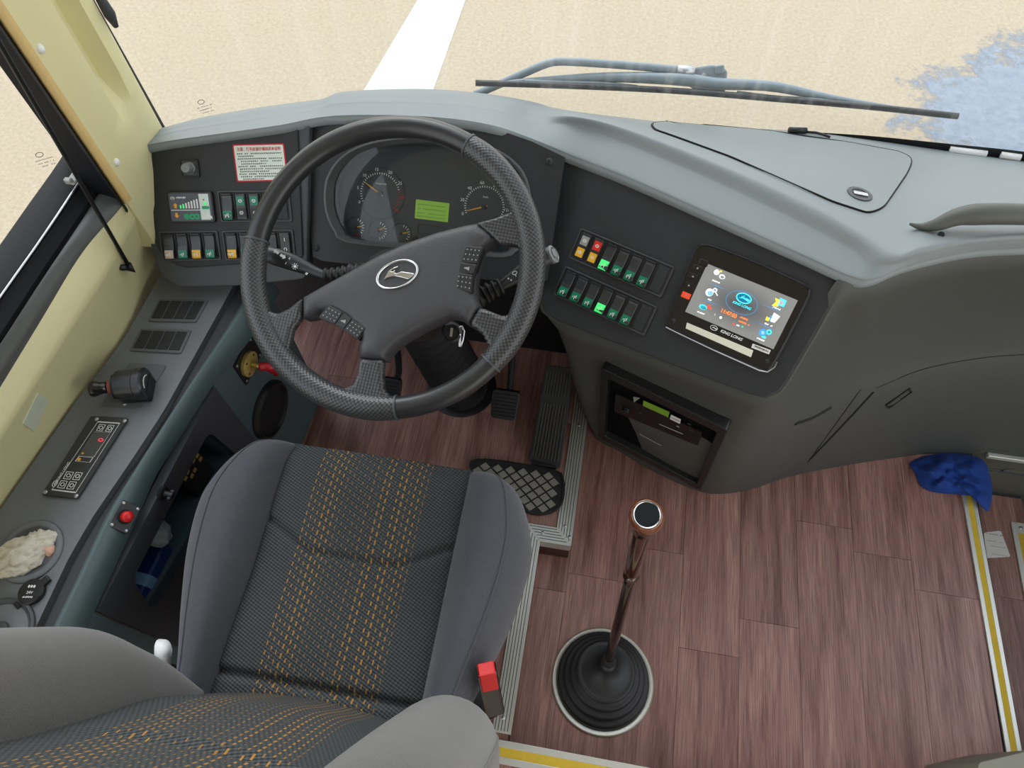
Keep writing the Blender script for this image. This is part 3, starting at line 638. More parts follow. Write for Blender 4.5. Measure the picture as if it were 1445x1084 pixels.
# loose cable connector by the windshield
c0, _ = shot(T, 1122, 187); cb = thing('cable_connector', tuple(c0), 'small black plug and thin cable lying by the windshield', 'connector')
cn = [shot(T, 1112+k, 187.5+k*.02)[0] for k in (0, 24)]; mk('plug', tube([c+A_(0, 0, .006) for c in cn], .006, 8), m_black, cb, smooth=True)
mk('cable', tube([(shot(T, x, y)[0] if shot(T, x, y)[0] is not None else c0)+A_(0, 0, .004) for x, y in ((1136, 188.5), (1150, 189.5), (1160, 192), (1170, 196))], .0025, 6), m_black, cb, smooth=True)
# black band and white tabs at the foot of the windshield
bt = spl([(1140, 186), (1230, 192), (1330, 202), (1445, 214), (1600, 236)], 30); bb = bt+np.array([(0, 3+14*min(1, max(0, (x-1140)/100))) for x, _ in bt])
mk('black_band', loft([[ws_hit(*p, .012) for p in bt], [ws_hit(*p, .013) for p in bb], [ws_hit(*p, .004) for p in bb], [ws_hit(*p, .004) for p in bt]], cv=True), m_black, wnd, smooth=True, auto=40)
for a, b in ((1340, 1392), (1412, 1440)): mk('white_tab', tube([ws_hit(a, 204+(a-1330)*.105+6, .016), ws_hit(b, 204+(b-1330)*.105+7, .016)], .0065, 8), m_white, wnd, smooth=True)

# ================================================================== INSTRUMENT CLUSTER
cen2 = np.mean(hole, 0)
def insetp(P, d): return [tuple(np.array(p)-norm(np.array(p)-cen2)*d) for p in P]
clu = thing('instrument_cluster', tuple(FC.p(*cen2, -.04)), 'oval instrument cluster with gauges and green display behind the steering wheel', 'instrument cluster')
k = len(hole); o1, o2, o3, o4 = hole, insetp(hole, .004), insetp(hole, .012), insetp(hole, .013)
rows = [[FC.p(*p, n) for p in o] for o, n in ((hole, -.001), (hole, .004), (o2, .005), (o2, -.002), (o3, -.024), (o4, -.036))]
mk('bezel', loft(rows, cu=True), mat('bezel_grey', lin(84, 87, 88), .4), clu, smooth=True, auto=40)
FG = Frame(FC.p(*cen2, -.034), FC.u, FC.n)
mk('dial_plate', prism(FC, insetp(hole, .002), -.04, -.034), mat('dial_face', lin(50, 55, 61), .5), clu)
mk('cover_glass', prism(FC, insetp(hole, .0095), -.0185, -.0175), m_cover, clu)
def zc(x, y): return (450+x/4.817, 190+y/4.817)
def gauge(cpx, r, a0, a1, labels, val, name, ticks=25, redfrom=2, ts=.0076, unit=None, small=False):
    u, v = FG.px(*cpx); f = FG.at(u, v); A0, A1 = math.radians(a0), math.radians(a1)
    d_ = mk(name, join(lathe(f, [(.001, .0), (r*1.12, .0), (r*1.12, .0012), (r*1.07, .0016), (r*1.05, .0008), (.001, .0008)], 40)), mat('dial_disc', lin(48, 55, 61), .45), clu, smooth=True, auto=30)
    W_t, R_t = [], []
    for i in range(ticks):
        a = A0+(A1-A0)*i/(ticks-1); g_ = f.at(r*.86*math.cos(a), r*.86*math.sin(a), .001, a); b_ = box(g_, -r*(.12 if small else .04), r*(.12 if small else .04), -.0006 if not small else -.0005, .0006 if not small else .0005, 0, .0002)
        (R_t if i/(ticks-1) >= redfrom else W_t).append(b_)
    mk('tick_marks', join(*W_t), m_white, d_)
    if R_t: mk('red_tick_marks', join(*R_t), m_inkred, d_)
    for i, s in enumerate(labels):
        a = A0+(A1-A0)*i/(len(labels)-1)
        if s: txt(s, f, r*1.02*math.cos(a) if not small else r*.6*math.cos(a), r*1.02*math.sin(a) if not small else r*.6*math.sin(a), ts, m_white if i/(len(labels)-1) < redfrom else m_inkred, d_, n=.002)
    if unit: txt(unit, f, r*.02, r*.42, ts*.62, m_white, d_, n=.0015)
    a = A0+(A1-A0)*val; g_ = f.at(0, 0, .003, a)
    mk('needle', prism(g_, [(-r*.15, -.0014), (r*.8, -.0006), (r*.8, .0006), (-r*.15, .0014)], 0, .0008), m_orange, d_)
    mk('needle_hub', lathe(f, [(.001, .001), (r*.13 if not small else r*.2, .001), (r*.12 if not small else r*.18, .0045), (.001, .005)], 18), m_black, d_, smooth=True, auto=40)
gauge(zc(418, 402), .041, 207, -38, ['0', '5', '10', '15', '20', '25', '30', '35'], .235, 'tachometer', 36, .8, unit='r/min×100')
gauge(zc(1125, 490), .040, 204, -36, ['0', '20', '40', '60', '80', '100', '120', '140'], .02, 'speedometer', 36, unit='km/h')
for i, (x, y, v) in enumerate(((252, 628, .42), (405, 652, .3), (562, 672, .4), (1255, 800, .5))):
    gauge(zc(x, y), .0165, 75, -75, ['', '', '', ''], v, 'small_gauge', 9, .85 if i != 1 else 2, .004, small=True)
l4 = [FG.px(*zc(*p)) for p in ((655, 455), (892, 462), (886, 582), (648, 572))]; lf = FG.at(*np.mean(l4, 0), .0005); lw, lh = .0305, .0165
ld = mk('trip_display', prism(lf, rrect(-lw, lw, -lh, lh, .001), 0, .0015), e_lcd, clu)
mk('display_digits', join(*[marks(lf, -lw*.85, lw*.8, lh*y, .0026, .0034, e_lcdd, .0016, .6, int(50+y*10)) for y in (.55, .1, -.35, -.7)]), e_lcdd, ld)
bf = FG.at(*FG.px(*zc(760, 648)), .0005); mk('warning_light_panel', ring(bf, rrect(-.024, .024, -.0085, .0085, .002), rrect(-.0225, .0225, -.007, .007, .002), 0, .001), m_black, clu)
mk('trip_knob', lathe(FG.at(*FG.px(*zc(655, 708))), [(.001, 0), (.0045, 0), (.0042, .012), (.003, .014), (.001, .014)], 16), m_blackm, clu, smooth=True, auto=40)
txt('!', FG, *FG.px(*zc(928, 212)), .006, m_inkred, clu, n=.001)

# ================================================================== SWITCH BANKS
rk = [(-.0185, 0), (-.0185, .0078), (-.0165, .0092), (-.010, .0086), (0, .0052), (.012, .0036), (.0155, .0042), (.0175, .0062), (.0185, .0055), (.0185, 0)]
def rocker_mesh():
    V = [(x, v, n) for x in (-.0085, .0085) for v, n in rk]; k = len(rk)
    F = [tuple(range(k)), tuple(range(k, 2*k))[::-1]]+[(i, (i+1) % k, (i+1) % k+k, i+k) for i in range(k)]
    o = mk('rocker', (V, F), mat('switch_black', lin(50, 52, 54), .22), None, bevel=.0008, M=Matrix()); me = o.data; bpy.data.objects.remove(o); return me
rocker_me = rocker_mesh()
flat_me = None
def lens_vf(f, lo=.0, hi=.35):
    pts = [(-.0186, .0074), (-.0186, .008), (-.0166, .0095), (-.0115, .0092), (-.0065, .0078)]
    V = [f.p(x, v, n) for x in (-.0076, .0076) for v, n in pts]; return V, [(i, i+1, i+6, i+5) for i in range(4)]
def bank(name, frame, corners, slots, label, group, ms=1.0):
    c = [np.array(frame.px(*p)) for p in corners]; ctr = sum(c)/4; ud = (c[1]-c[0])+(c[2]-c[3]); ang = math.atan2(ud[1], ud[0])
    wd = (np.linalg.norm(c[1]-c[0])+np.linalg.norm(c[2]-c[3]))/2; ht = (np.linalg.norm(c[3]-c[0])+np.linalg.norm(c[2]-c[1]))/2
    f = frame.at(*ctr, .0, ang); t = thing(name, tuple(f.o), label, 'switch panel', group)
    mk('frame', ring(f, rrect(-wd/2, wd/2, -ht/2, ht/2, .004), rrect(-wd/2+.003, wd/2-.003, -ht/2+.003, ht/2-.003, .003), .0, .0045), mat('switch_frame', lin(58, 60, 62), .3), t, bevel=.001)
    mk('back_plate', prism(f, rrect(-wd/2+.002, wd/2-.002, -ht/2+.002, ht/2-.002, .003), 0, .0022), mat('switch_back', lin(34, 35, 38), .5), t)
    n = len(slots); pw = (wd-.008)/n; sc = min(1.0, pw/.021)*1.0; sv = min((ht-.010)/.037, 1.25)
    for i, sl in enumerate(slots):
        u = -wd/2+.004+pw*(i+.5); kind = sl[0]
        if i: mk('divider', box(f, u-pw/2-.0007, u-pw/2+.0007, -ht/2+.004, ht/2-.004, .002, .0035), m_black, t)
        g_ = f.at(u, 0, .0022); M = g_.m() @ Matrix.Diagonal((sc, sv, 1, 1))
        if kind == 'r':
            o = inst('rocker', rocker_me, M, t); b = o.modifiers.new('b', 'BEVEL'); b.width = .0008; b.limit_method = 'ANGLE'
            V, F = lens_vf(WORLD); ln_ = mk('legend_lens', ([tuple(M @ Vector(v)) for v in V], F), sl[1], o)
            sym = join(*[box(WORLD, -.0038+.0026*j, -.0026+.0026*j, -.0155+.002*((j+i) % 2), -.0115+.001*(j % 3), .0094, .0098) for j in range(3)])
            mk('symbol', ([tuple(M @ Vector(v)) for v in sym[0]], sym[1]), m_white, o)
        elif kind == 'f':       # flat two-lamp switch
            o = mk('rocker', prism(g_, rrect(-.0085*sc, .0085*sc, -.018*sv, .018*sv, .001), 0, .004), mat('switch_black', (0, 0, 0, 1)), t, bevel=.0008)
            for (v0, v1), mm in (((.0015, .0145), sl[1]), ((-.0155, -.0025), sl[2])):
                mk('legend_lens', prism(g_, rrect(-.0066*sc, .0066*sc, v0*sv, v1*sv, .0008), .004, .0049), mm, o)
                cv = (v0+v1)/2*sv; mk('symbol', join(ring(g_, circ(0, cv, .0034, 12, .003), circ(0, cv, .0024, 12, .002), .0049, .0052), box(g_, -.003, .003, cv-.0004, cv+.0004, .0049, .0052)), m_white, o)
        elif kind == 'io':
            o = mk('rocker', prism(g_, rrect(-.0085*sc, .0085*sc, -.018*sv, .018*sv, .001), 0, .005), mat('switch_black', (0, 0, 0, 1)), t, bevel=.0008)
            mk('symbol', join(box(g_, -.0006, .0006, .006, .012, .005, .0054), ring(g_, circ(0, -.008, .003, 14), circ(0, -.008, .002, 14), .005, .0054)), m_white, o)
        else:
            mk('blank', prism(g_, rrect(-.0092*sc, .0092*sc, -.0185*sv, .0185*sv, .001), 0, .0016), m_fascia, t, bevel=.0006)
    return t
G = ('r', m_greenl)
bank('switch_panel', FR, [(819.8, 321.9), (953, 377), (932.8, 421), (803, 364)], [('f', m_greyl, m_amber), ('f', m_redl, m_amber), ('r', m_greenb), G, G, G, ('b',)], 'upper switch row with red and amber lamps beside the touchscreen', None)
bank('switch_panel', FR, [(797.8, 376), (928.4, 432.3), (909, 475.3), (781, 414.8)], [G, G, G, ('r', m_greenb), G, G, ('b',)], 'lower switch row of six green-tipped rockers left of the touchscreen', None)
gd = mat('icon_green', lin(40, 130, 105), .5)
bank('switch_panel', FL, [(308, 269), (410, 268), (413, 312.6), (312.5, 313.7)], [('r', m_greenl), ('f', gd, m_groove), ('f', gd, m_groove), ('f', gd, m_groove), ('b',)], 'switch row right of the eco display, below the warning sticker', None)
bank('switch_panel', FL, [(225.5, 326.4), (309.3, 325), (312.5, 366.8), (230.8, 368.2)], [('r', m_pale), G, ('r', m_amber), G], 'four-rocker switch row below the eco display', None)
bank('switch_panel', FL, [(314.6, 325.4), (415.4, 323.3), (417.5, 365.7), (318.8, 367.2)], [('r', m_amber), ('r', m_greenl), ('r', m_pale), G, ('io',)], 'five-switch row with a white I and O rocker next to the wheel rim', None)
# eco display
c = [np.array(FL.px(*p)) for p in ((238.2, 270.2), (301.9, 269), (305, 314), (243.5, 314))]; ctr = sum(c)/4; ud = c[1]-c[0]+c[2]-c[3]
fe = FL.at(*ctr, .002, math.atan2(ud[1], ud[0])); ew, eh = np.linalg.norm(c[1]-c[0]), np.linalg.norm(c[3]-c[0])
eco = thing('eco_display', tuple(fe.o), 'small dash display with green eco lettering and rising bars', 'display')
mk('frame', prism(fe, rrect(-ew/2, ew/2, -eh/2, eh/2, .005), 0, .005), m_black, eco, bevel=.001)
mk('face', prism(fe, rrect(-ew/2+.003, ew/2-.003, -eh/2+.003, eh/2-.003, .003), .005, .0056), mat('eco_face', lin(72, 74, 82), .35), eco)
E2 = lambda x, y: ((x-740)/1200*ew, (555-y)/840*eh)
def eb(x0, y0, x1, y1, n0=.0056, n1=.006): a, b = E2(x0, y1), E2(x1, y0); return box(fe, a[0], b[0], a[1], b[1], n0, n1)
mk('light_strip', eb(980, 205, 1235, 900), mat('silver_strip', lin(214, 226, 220), .4), eco)
mk('divider', eb(210, 625, 975, 645), m_white, eco)
for i in range(7): mk('bar', eb(450+75*i, 500-27*i, 490+75*i, 590), m_greenb if i < 2 else m_white, eco)
for yy, sgn in ((515, 1), (775, -1)):
    cx, cy = E2(335, yy); mk('arrow', prism(fe, [(cx+a*.0042, cy+sgn*b*.0042) for a, b in ((-.5, -1), (.5, -1), (.5, .1), (1, .1), (0, 1.1), (-1, .1), (-.5, .1))], .0056, .006), m_orange, eco)
txt('eco', fe, *E2(735, 790), .018, m_greenp, eco, n=.0058, sx=1.05, bold=.05)
mk('badge', swoosh(fe.at(*E2(285, 310), .0056), 0, 0, .0038), m_white, eco); mk('small_print', marks(fe, E2(385, 0)[0], E2(640, 0)[0], E2(0, 300)[1], .003, .0034, m_white, .0057, .85, 4), m_white, eco)
mk('green_key', prism(fe, [E2(*p) for p in rnd([(1035, 530), (1225, 530), (1225, 610), (1035, 610)], 35, 4)], .006, .0068), m_greenp, eco)
mk('green_lamp', prism(fe, circ(*E2(1135, 460), .0026, 14), .006, .0064), m_greenb, eco)
mk('leaf_mark', join(prism(fe, [E2(*p) for p in ((1030, 880), (1080, 800), (1180, 770), (1270, 800), (1280, 885), (1230, 840), (1150, 850), (1090, 880))], .006, .0065)), m_white, eco)
mk('sensor_dot', prism(fe, circ(*E2(1105, 360), .0012, 10), .006, .0063), m_ink, eco)
# rotary knob
ku, kv = FL.px(269, 237.5); kf = FL.at(ku, kv, .002); kn = thing('rotary_knob', tuple(kf.o), 'round grey dimmer knob on a square black plate', 'knob')
mk('plate', ring(kf, rrect(-.0165, .0165, -.0155, .0155, .005), rrect(-.0135, .0135, -.0125, .0125, .0045), -.001, .003), m_black, kn, bevel=.001)
mk('inset', prism(kf, rrect(-.014, .014, -.013, .013, .0045), 0, .0012), m_lip, kn)
mk('dial', lathe(kf, [(.001, .001), (.0105, .001), (.0105, .004), (.0088, .006), (.0085, .016), (.007, .019), (.001, .019)], 28), mat('knob_grey', lin(120, 124, 124), .35), kn, smooth=True, auto=35)
# warning sticker
c = [np.array(FL.px(*p)) for p in ((328.8, 204), (401.6, 201.9), (407.5, 255.5), (334.5, 256.8))]; ctr = sum(c)/4; ud = c[1]-c[0]+c[2]-c[3]
fs = FL.at(*ctr, .0021, math.atan2(ud[1], ud[0])); sw_, sh_ = np.linalg.norm(c[1]-c[0]), np.linalg.norm(c[3]-c[0])
stk = thing('warning_sticker', tuple(fs.o), 'white warning sticker with red border and red Chinese heading', 'sticker')
mk('border', prism(fs, rrect(-sw_/2, sw_/2, -sh_/2, sh_/2, .003), 0, .0005), m_inkred, stk)
mk('sheet', prism(fs, rrect(-sw_/2+.0022, sw_/2-.0022, -sh_/2+.0022, sh_/2-.0022, .002), .0005, .0007), mat('sticker_white', lin(222, 232, 222), .6), stk)
txt('注意：行车前请仔细阅读本说明', fs, 0, sh_*.36, .0066, m_inkred, stk, n=.0008, sx=.82, bold=.01)
mk('small_print', join(*[marks(fs, -sw_*.43+(0 if i in (0, 2, 5, 8) else .002), sw_*(.43, -.1, .44, .42, .12, .44, .42, .15, .43, .42, .05)[i], sh_*(.25-.068*i), .0022, .0034, m_ink, .0008, .62, 100+i) for i in range(11)]), m_ink, stk)

# ================================================================== TOUCHSCREEN
tsx = lambda x, y: FR.px(930+x/4.519, 330+y/4.519)
ts = thing('touchscreen', tuple(FR.p(0, 0, 0)), 'touchscreen head unit showing a lit menu with a clock', 'screen')
bz = spl([tsx(*p) for p in ((235, 85), (275, 70), (330, 72), (600, 172), (900, 305), (958, 345), (965, 385), (860, 600), (735, 830), (690, 872), (640, 862), (350, 735), (75, 605), (42, 570), (55, 530), (150, 290))], 90, True)
bz = [tuple(p) for p in bz]; bc = np.mean(bz, 0); bi = [tuple(bc+(np.array(p)-bc)*.965) for p in bz]
mk('bezel', ring(FR, bz, bi, 0, .007), mat('bezel_black', lin(24, 25, 27), .25), ts, bevel=.002)
fp = mk('front_plate', prism(FR, bi, 0, .0035), m_gloss, ts)
mk('chrome_line', tube([FR.p(*tsx(*p), .0065) for p in ((45, 595), (110, 628), (350, 742), (640, 870), (690, 880), (735, 850), (752, 815))], .0012, 6), m_steel, ts)
sc4 = [np.array(FR.px(*p)) for p in ((1000.4, 374), (1123, 424), (1089.3, 490.4), (969.4, 440.6))]; ctr = sum(sc4)/4
fsn = FR.at(*ctr, .0036); SW, SH = .154, .086
lcd = mk('lcd', prism(WORLD, rrect(-SW/2, SW/2, -SH/2, SH/2, .001), 0, .0006), m_screen, ts, M=fsn.m())
fq = Frame(fsn.p(0, 0, .0006), fsn.u, fsn.n)
q1 = lambda x, y: fq.px(965+x/7.229, 365+y/7.229)
def dot(x, y, r, m_, name='icon_shape', ry=None, ang=0): return mk(name, prism(fq, circ(*q1(x, y), r, 16, ry, ang), 0, .0003), m_, lcd)
def quad(pts, m_, name='icon_shape', h=.0004): return mk(name, prism(fq, [q1(*p) for p in pts], 0, h), m_, lcd)
# home logo
mk('logo_disc', prism(fq, circ(*q1(612, 405), .0125, 28, .0085), 0, .0003), mat('deep_teal', lin(20, 90, 120), .3, emit=lin(20, 110, 150), es=.5), lcd)
mk('logo', swoosh(fq.at(*q1(612, 405), .0003), 0, 0, .0128), e_cyan, lcd)
txt('KING LONG', fq, *q1(590, 478), .0056, e_cyan, lcd, n=.0006, shear=.2, bold=.02)
cu, cv = q1(590, 450); mk('halo', ring(fq, circ(cu, cv, .026, 40, .0185), circ(cu, cv, .0254, 40, .018), 0, .0002), e_blue, lcd)
txt('11:47:03', fq, *q1(458, 560), .0086, e_or, lcd, n=.0004, sx=.95, bold=.03)
u_, v_ = q1(612, 610); mk('date_print', marks(fq, u_-.006, u_+.008, v_, .0032, .0032, e_or, .0002, .85, 31), e_or, lcd)
u_, v_ = q1(608, 655); mk('date_print', marks(fq, u_-.008, u_+.009, v_, .003, .0026, e_or, .0002, .85, 32), e_or, lcd)
txt('1', fq, *q1(316, 572), .005, e_wh, lcd, n=.0004); dot(376, 602, .0022, e_wh)
dot(507, 668, .0016, e_red); u_, v_ = q1(550, 682); mk('temp_print', marks(fq, u_-.002, u_+.003, v_, .0024, .0026, e_wh, .0002, .8, 33), e_wh, lcd); dot(597, 695, .0016, e_grn)
def cap(x, y, sd): u_, v_ = q1(x, y); mk('caption', marks(fq, u_-.0065, u_+.0065, v_, .0026, .0033, e_wh, .0002, .8, sd), e_wh, lcd)
for x, y, sd in ((330, 235, 1), (245, 412, 2), (175, 555, 3), (948, 508, 4), (865, 675, 5), (785, 825, 6)): cap(x, y, sd)
dot(335, 140, .0045, e_wh); dot(390, 185, .005, e_wh, ry=.0038); dot(392, 190, .0034, mat('icon_dark', lin(90, 100, 120), .3), 'icon_hole', .0024); dot(378, 130, .0016, e_yel)
dot(262, 345, .0064, e_wh); dot(268, 352, .0046, e_blue, 'icon_hole'); dot(318, 322, .0036, e_wh); dot(318, 322, .0022, mat('icon_dark', (0, 0, 0, 1)), 'icon_hole'); quad(((328, 340), (348, 375), (340, 382), (320, 348)), e_wh)
dot(195, 495, .0066, e_cyan, ry=.0042); dot(198, 500, .005, mat('icon_dark', (0, 0, 0, 1)), 'icon_hole', .003); quad(((262, 465), (280, 520), (232, 500)), e_red)
quad(((985, 400), (1050, 430), (1020, 495), (950, 470)), e_cyan); quad(((985, 425), (1025, 440), (1005, 475), (968, 462)), e_red); quad(((930, 400), (985, 425), (960, 490), (895, 480), (940, 440)), e_yel)
quad(((920, 550), (982, 590), (925, 655), (880, 640)), e_wh); dot(905, 615, .0055, e_blue); quad(((845, 590), (880, 610), (860, 640), (830, 625)), e_yel)
dot(805, 755, .0062, e_blue); dot(805, 755, .003, e_wh, 'icon_hole'); dot(868, 750, .0044, e_cyan); dot(868, 750, .002, mat('icon_dark', (0, 0, 0, 1)), 'icon_hole'); dot(815, 800, .004, e_cyan, ry=.002)
for a, b in (((245, 245), (430, 318)), ((175, 412), (360, 480)), ((790, 465), (1000, 550)), ((715, 635), (940, 740))):
    p0, p1 = np.array(q1(*a)), np.array(q1(*b)); n_ = np.array([-(p1-p0)[1], (p1-p0)[0]]); n_ /= np.linalg.norm(n_); mid = (p0+p1)/2
    mk('separator', prism(fq, [tuple(p0), tuple(mid-n_*.0005), tuple(p1), tuple(mid+n_*.0005)], 0, .0003), e_blue, lcd)
# front plate print, labels, keys
f4 = Frame(FR.p(0, 0, .0036), FR.u, FR.n); t4 = lambda x, y: f4.px(930+x/4.519, 330+y/4.519)
txt('KING LONG', f4, *t4(460, 647), .0068, m_white, fp, shear=.25, bold=.025)
mk('badge', swoosh(f4.at(*t4(350, 600), .0), 0, 0, .0064), m_white, fp)
mk('cream_label', prism(f4, [t4(*p) for p in ((178, 566), (601, 744), (586, 788), (170, 603))], 0, .0006), m_offw, fp)
sl = mk('white_label', prism(f4, [t4(*p) for p in ((597, 700), (713, 742), (701, 769), (588, 726))], 0, .0006), m_paper, fp)
a_, b_ = np.array(t4(610, 716)), np.array(t4(695, 750)); mk('label_print', marks(f4, a_[0], b_[0], (a_[1]+b_[1])/2, .003, .0026, m_ink, .0007, .8, 61), m_ink, fp)
for i, (x, y) in enumerate(((285, 185), (246, 220), (217, 273), (190, 330), (172, 393), (150, 452))):
    u_, v_ = t4(x, y); f5 = f4.at(u_, v_)
    kb = mk('key', prism(f5, rrect(-.0075, .0075, -.0048, .0048, .001), 0, .0014 if i != 4 else .0022), m_gloss if i != 4 else mat('orange_key', lin(225, 70, 40), .35, emit=lin(225, 60, 30), es=.25), ts, bevel=.0005)
    if 0 < i < 5: mk('symbol', prism(f5, circ(0, 0, .0016, 10), .0014, .0026), m_greyl, kb)
for x, y in ((92, 555), (690, 812)): screw(f4, *t4(x, y), .0035, ts, m_fascia)

# ================================================================== RADIO
rc = [shot(TL, x, y)[0] for x, y in ((853, 515), (1030, 598), (990, 685), (847, 610))]; ctr = sum(rc)/4; ud = rc[1]-rc[0]+rc[2]-rc[3]; vd = rc[0]-rc[3]+rc[1]-rc[2]
nR = np.cross(ud, vd); nR = nR if nR @ (CAM-ctr) > 0 else -nR
FD = Frame(ctr, ud, nR); dm = max((p-ctr) @ FD.n for p in [shot(TL, x, y)[0] for x, y in ((940, 600), (900, 560), (960, 650), (1030, 598), (853, 515))])
FD = Frame(ctr+FD.n*(max(dm, 0)+.001), ud, nR)
ro = rnd([FD.px(*p) for p in ((852, 513), (1030, 600), (991, 687), (846, 611))], .008, 5); rcn = np.mean(ro, 0); ri = [tuple(rcn+(np.array(p)-rcn)*A_(.88, .84)) for p in ro]
rad = thing('radio', tuple(FD.o), 'black radio with a thin green display in a recess under the dashboard', 'radio')
mk('surround', ring(FD, ro, ri, -.02, .012), m_black, rad, bevel=.003)
mk('pocket', prism(FD, ri, -.015, -.004), mat('pocket_black', lin(10, 10, 11), .9, spec=.1), rad)
zr7 = lambda x, y: FD.px(820+x/5.1625, 490+y/5.1625, .003)
FD3 = Frame(FD.p(0, 0, .003), FD.u, FD.n)
fcx = [zr7(*p) for p in ((250, 340), (880, 620), (850, 720), (240, 470))]
face = mk('face_plate', prism(FD, rnd(fcx, .004, 3), -.004, .003), mat('radio_black', lin(16, 16, 18), .35, spec=.3), rad, bevel=.001)
mk('green_display', prism(FD3, [zr7(*p) for p in ((455, 388), (645, 472), (635, 510), (450, 425))], 0, .0006), mat('radio_lcd', lin(90, 120, 34), .3, emit=lin(100, 140, 30), es=.15), face)
lbx = [zr7(*p) for p in ((655, 492), (728, 525), (720, 558), (648, 522))]; mk('sticker', prism(FD3, lbx, 0, .0006), m_paper, face)
ua = math.atan2(lbx[1][1]-lbx[0][1], lbx[1][0]-lbx[0][0]); txt('NCOO', FD3, *np.mean(lbx, 0), .006, m_ink, face, ang=ua, n=.0008)
mk('logo_oval', prism(FD3, circ(*zr7(705, 578), .0035, 14, .0024), 0, .0006), m_greyl, face)
mk('tri_mark', prism(FD3, [zr7(*p) for p in ((380, 360), (430, 370), (385, 402))], 0, .0005), m_greyl, face)
mk('volume_knob', lathe(FD3.at(*zr7(330, 455)), [(.001, 0), (.009, 0), (.008, .007), (.001, .008)], 20), m_black, rad, smooth=True, auto=40)
for a, b in (((425, 632), (585, 718)), ((570, 560), (740, 632))): mk('disc_slot', tube([FD3.p(*zr7(*a), .0), FD3.p(*zr7(*b), .0)], .0007, 6), m_steel, face)
for x, y in ((790, 560), (800, 605), (430, 480)): mk('small_key', prism(FD3.at(*zr7(x, y)), rrect(-.004, .004, -.002, .002, .0008), 0, .001), m_groove, face)

# ================================================================== STEERING WHEEL
ty, tt = math.radians(-5), math.radians(25)
WH = Frame(D(550, 374, 1.06), (math.cos(ty), math.sin(ty), 0), (math.sin(ty)*math.sin(tt), -math.cos(ty)*math.sin(tt), math.cos(tt)))
RW = .2145
whl = thing('steering_wheel', tuple(WH.o), 'large black four-spoke steering wheel with oval chrome emblem', 'steering wheel')
z3 = lambda x, y: WH.px(330+x/2.409, 150+y/2.409)
def ang(p): return math.atan2(p[1], p[0])
jTR, jLR, jB, jL = [ang(z3(*p)) for p in ((805, 125), (880, 880), (553, 1000), (68, 455))]
def arc(a0, a1, r0, mt, name, grip):
    while a1 < a0: a1 += 2*math.pi
    n = int(60*(a1-a0)/math.pi)+4; seg = 20; rows, uv = [], []
    for i in range(n+1):
        a = a0+(a1-a0)*i/n; e = min(i, n-i)/n; rr = r0*(1-.0*e)
        if grip: rr = r0*(.9+.1*min(1, e*14))
        c_ = WH.p(RW*math.cos(a), RW*math.sin(a)); rd = math.cos(a)*WH.u+math.sin(a)*WH.v
        rows.append([c_+rr*(math.cos(t)*rd+math.sin(t)*WH.n) for t in np.linspace(0, 2*math.pi, seg+1)]); uv += [(a*RW, t*rr) for t in np.linspace(0, 2*math.pi, seg+1)]
    VF = loft(rows); return mk(name, VF, mt, whl, smooth=True, uv=uv)
arc(jTR, jL % (2*math.pi), .0168, m_rim, 'rim_top', False); arc(jLR-2*math.pi if jLR > 0 else jLR, jTR, .0194, m_grip, 'grip', True); arc(jL % (2*math.pi), jB % (2*math.pi), .0194, m_grip, 'grip', True); arc(jB, jLR, .0168, m_rim, 'rim_bottom', False)
for j in (jTR, jLR, jB, jL):
    c_ = WH.p(RW*math.cos(j), RW*math.sin(j)); tg = -math.sin(j)*WH.u+math.cos(j)*WH.v
    mk('joint_ring', tube([c_-tg*.0016, c_+tg*.0016], .0189, 20), m_lip, whl, smooth=True, auto=40)
US = [(826, 402), (890, 385), (940, 366), (975, 330), (1005, 320), (1032, 400), (1025, 500), (1008, 560), (997, 530), (988, 500), (962, 477), (905, 472), (886, 452)]
LR = [(838, 682), (872, 698), (920, 716), (952, 700), (985, 640), (1030, 610), (1015, 720), (965, 810), (900, 885), (845, 885), (864, 852), (866, 815), (845, 775), (802, 744)]
BS = [(430, 857), (424, 912), (408, 946), (380, 958), (320, 952), (330, 985), (420, 1030), (540, 1030), (558, 995), (530, 985), (513, 960), (511, 900), (516, 864)]
LS = [(238, 652), (190, 690), (152, 708), (118, 695), (90, 640), (55, 630), (45, 680), (80, 760), (140, 860), (195, 905), (207, 868), (194, 815), (206, 762), (236, 720)]
for P in (US, LR, BS, LS):
    o2 = [z3(*p) for p in P]; V, F = prism(WH, o2, -.010, .009); uv = [((a+b)*.7, (a-b)*.7) for a, b in o2]*2
    mk('spoke', (V, F), m_grip, whl, bevel=.007, seg=4, uv=uv, smooth=True, auto=60)
hub = [(238, 651), (300, 615), (400, 560), (500, 505), (600, 462), (700, 428), (790, 406), (828, 400), (858, 420), (888, 452), (850, 482), (832, 540), (822, 610), (826, 655), (840, 682), (822, 712), (802, 744), (770, 722), (740, 716), (690, 735), (640, 760), (580, 795), (540, 826), (522, 846), (516, 864), (470, 862), (430, 857), (427, 820), (434, 795), (420, 762), (385, 725), (340, 702), (300, 703), (270, 716), (236, 722)]
ho = [z3(*p) for p in hub]
from mathutils.geometry import delaunay_2d_cdt
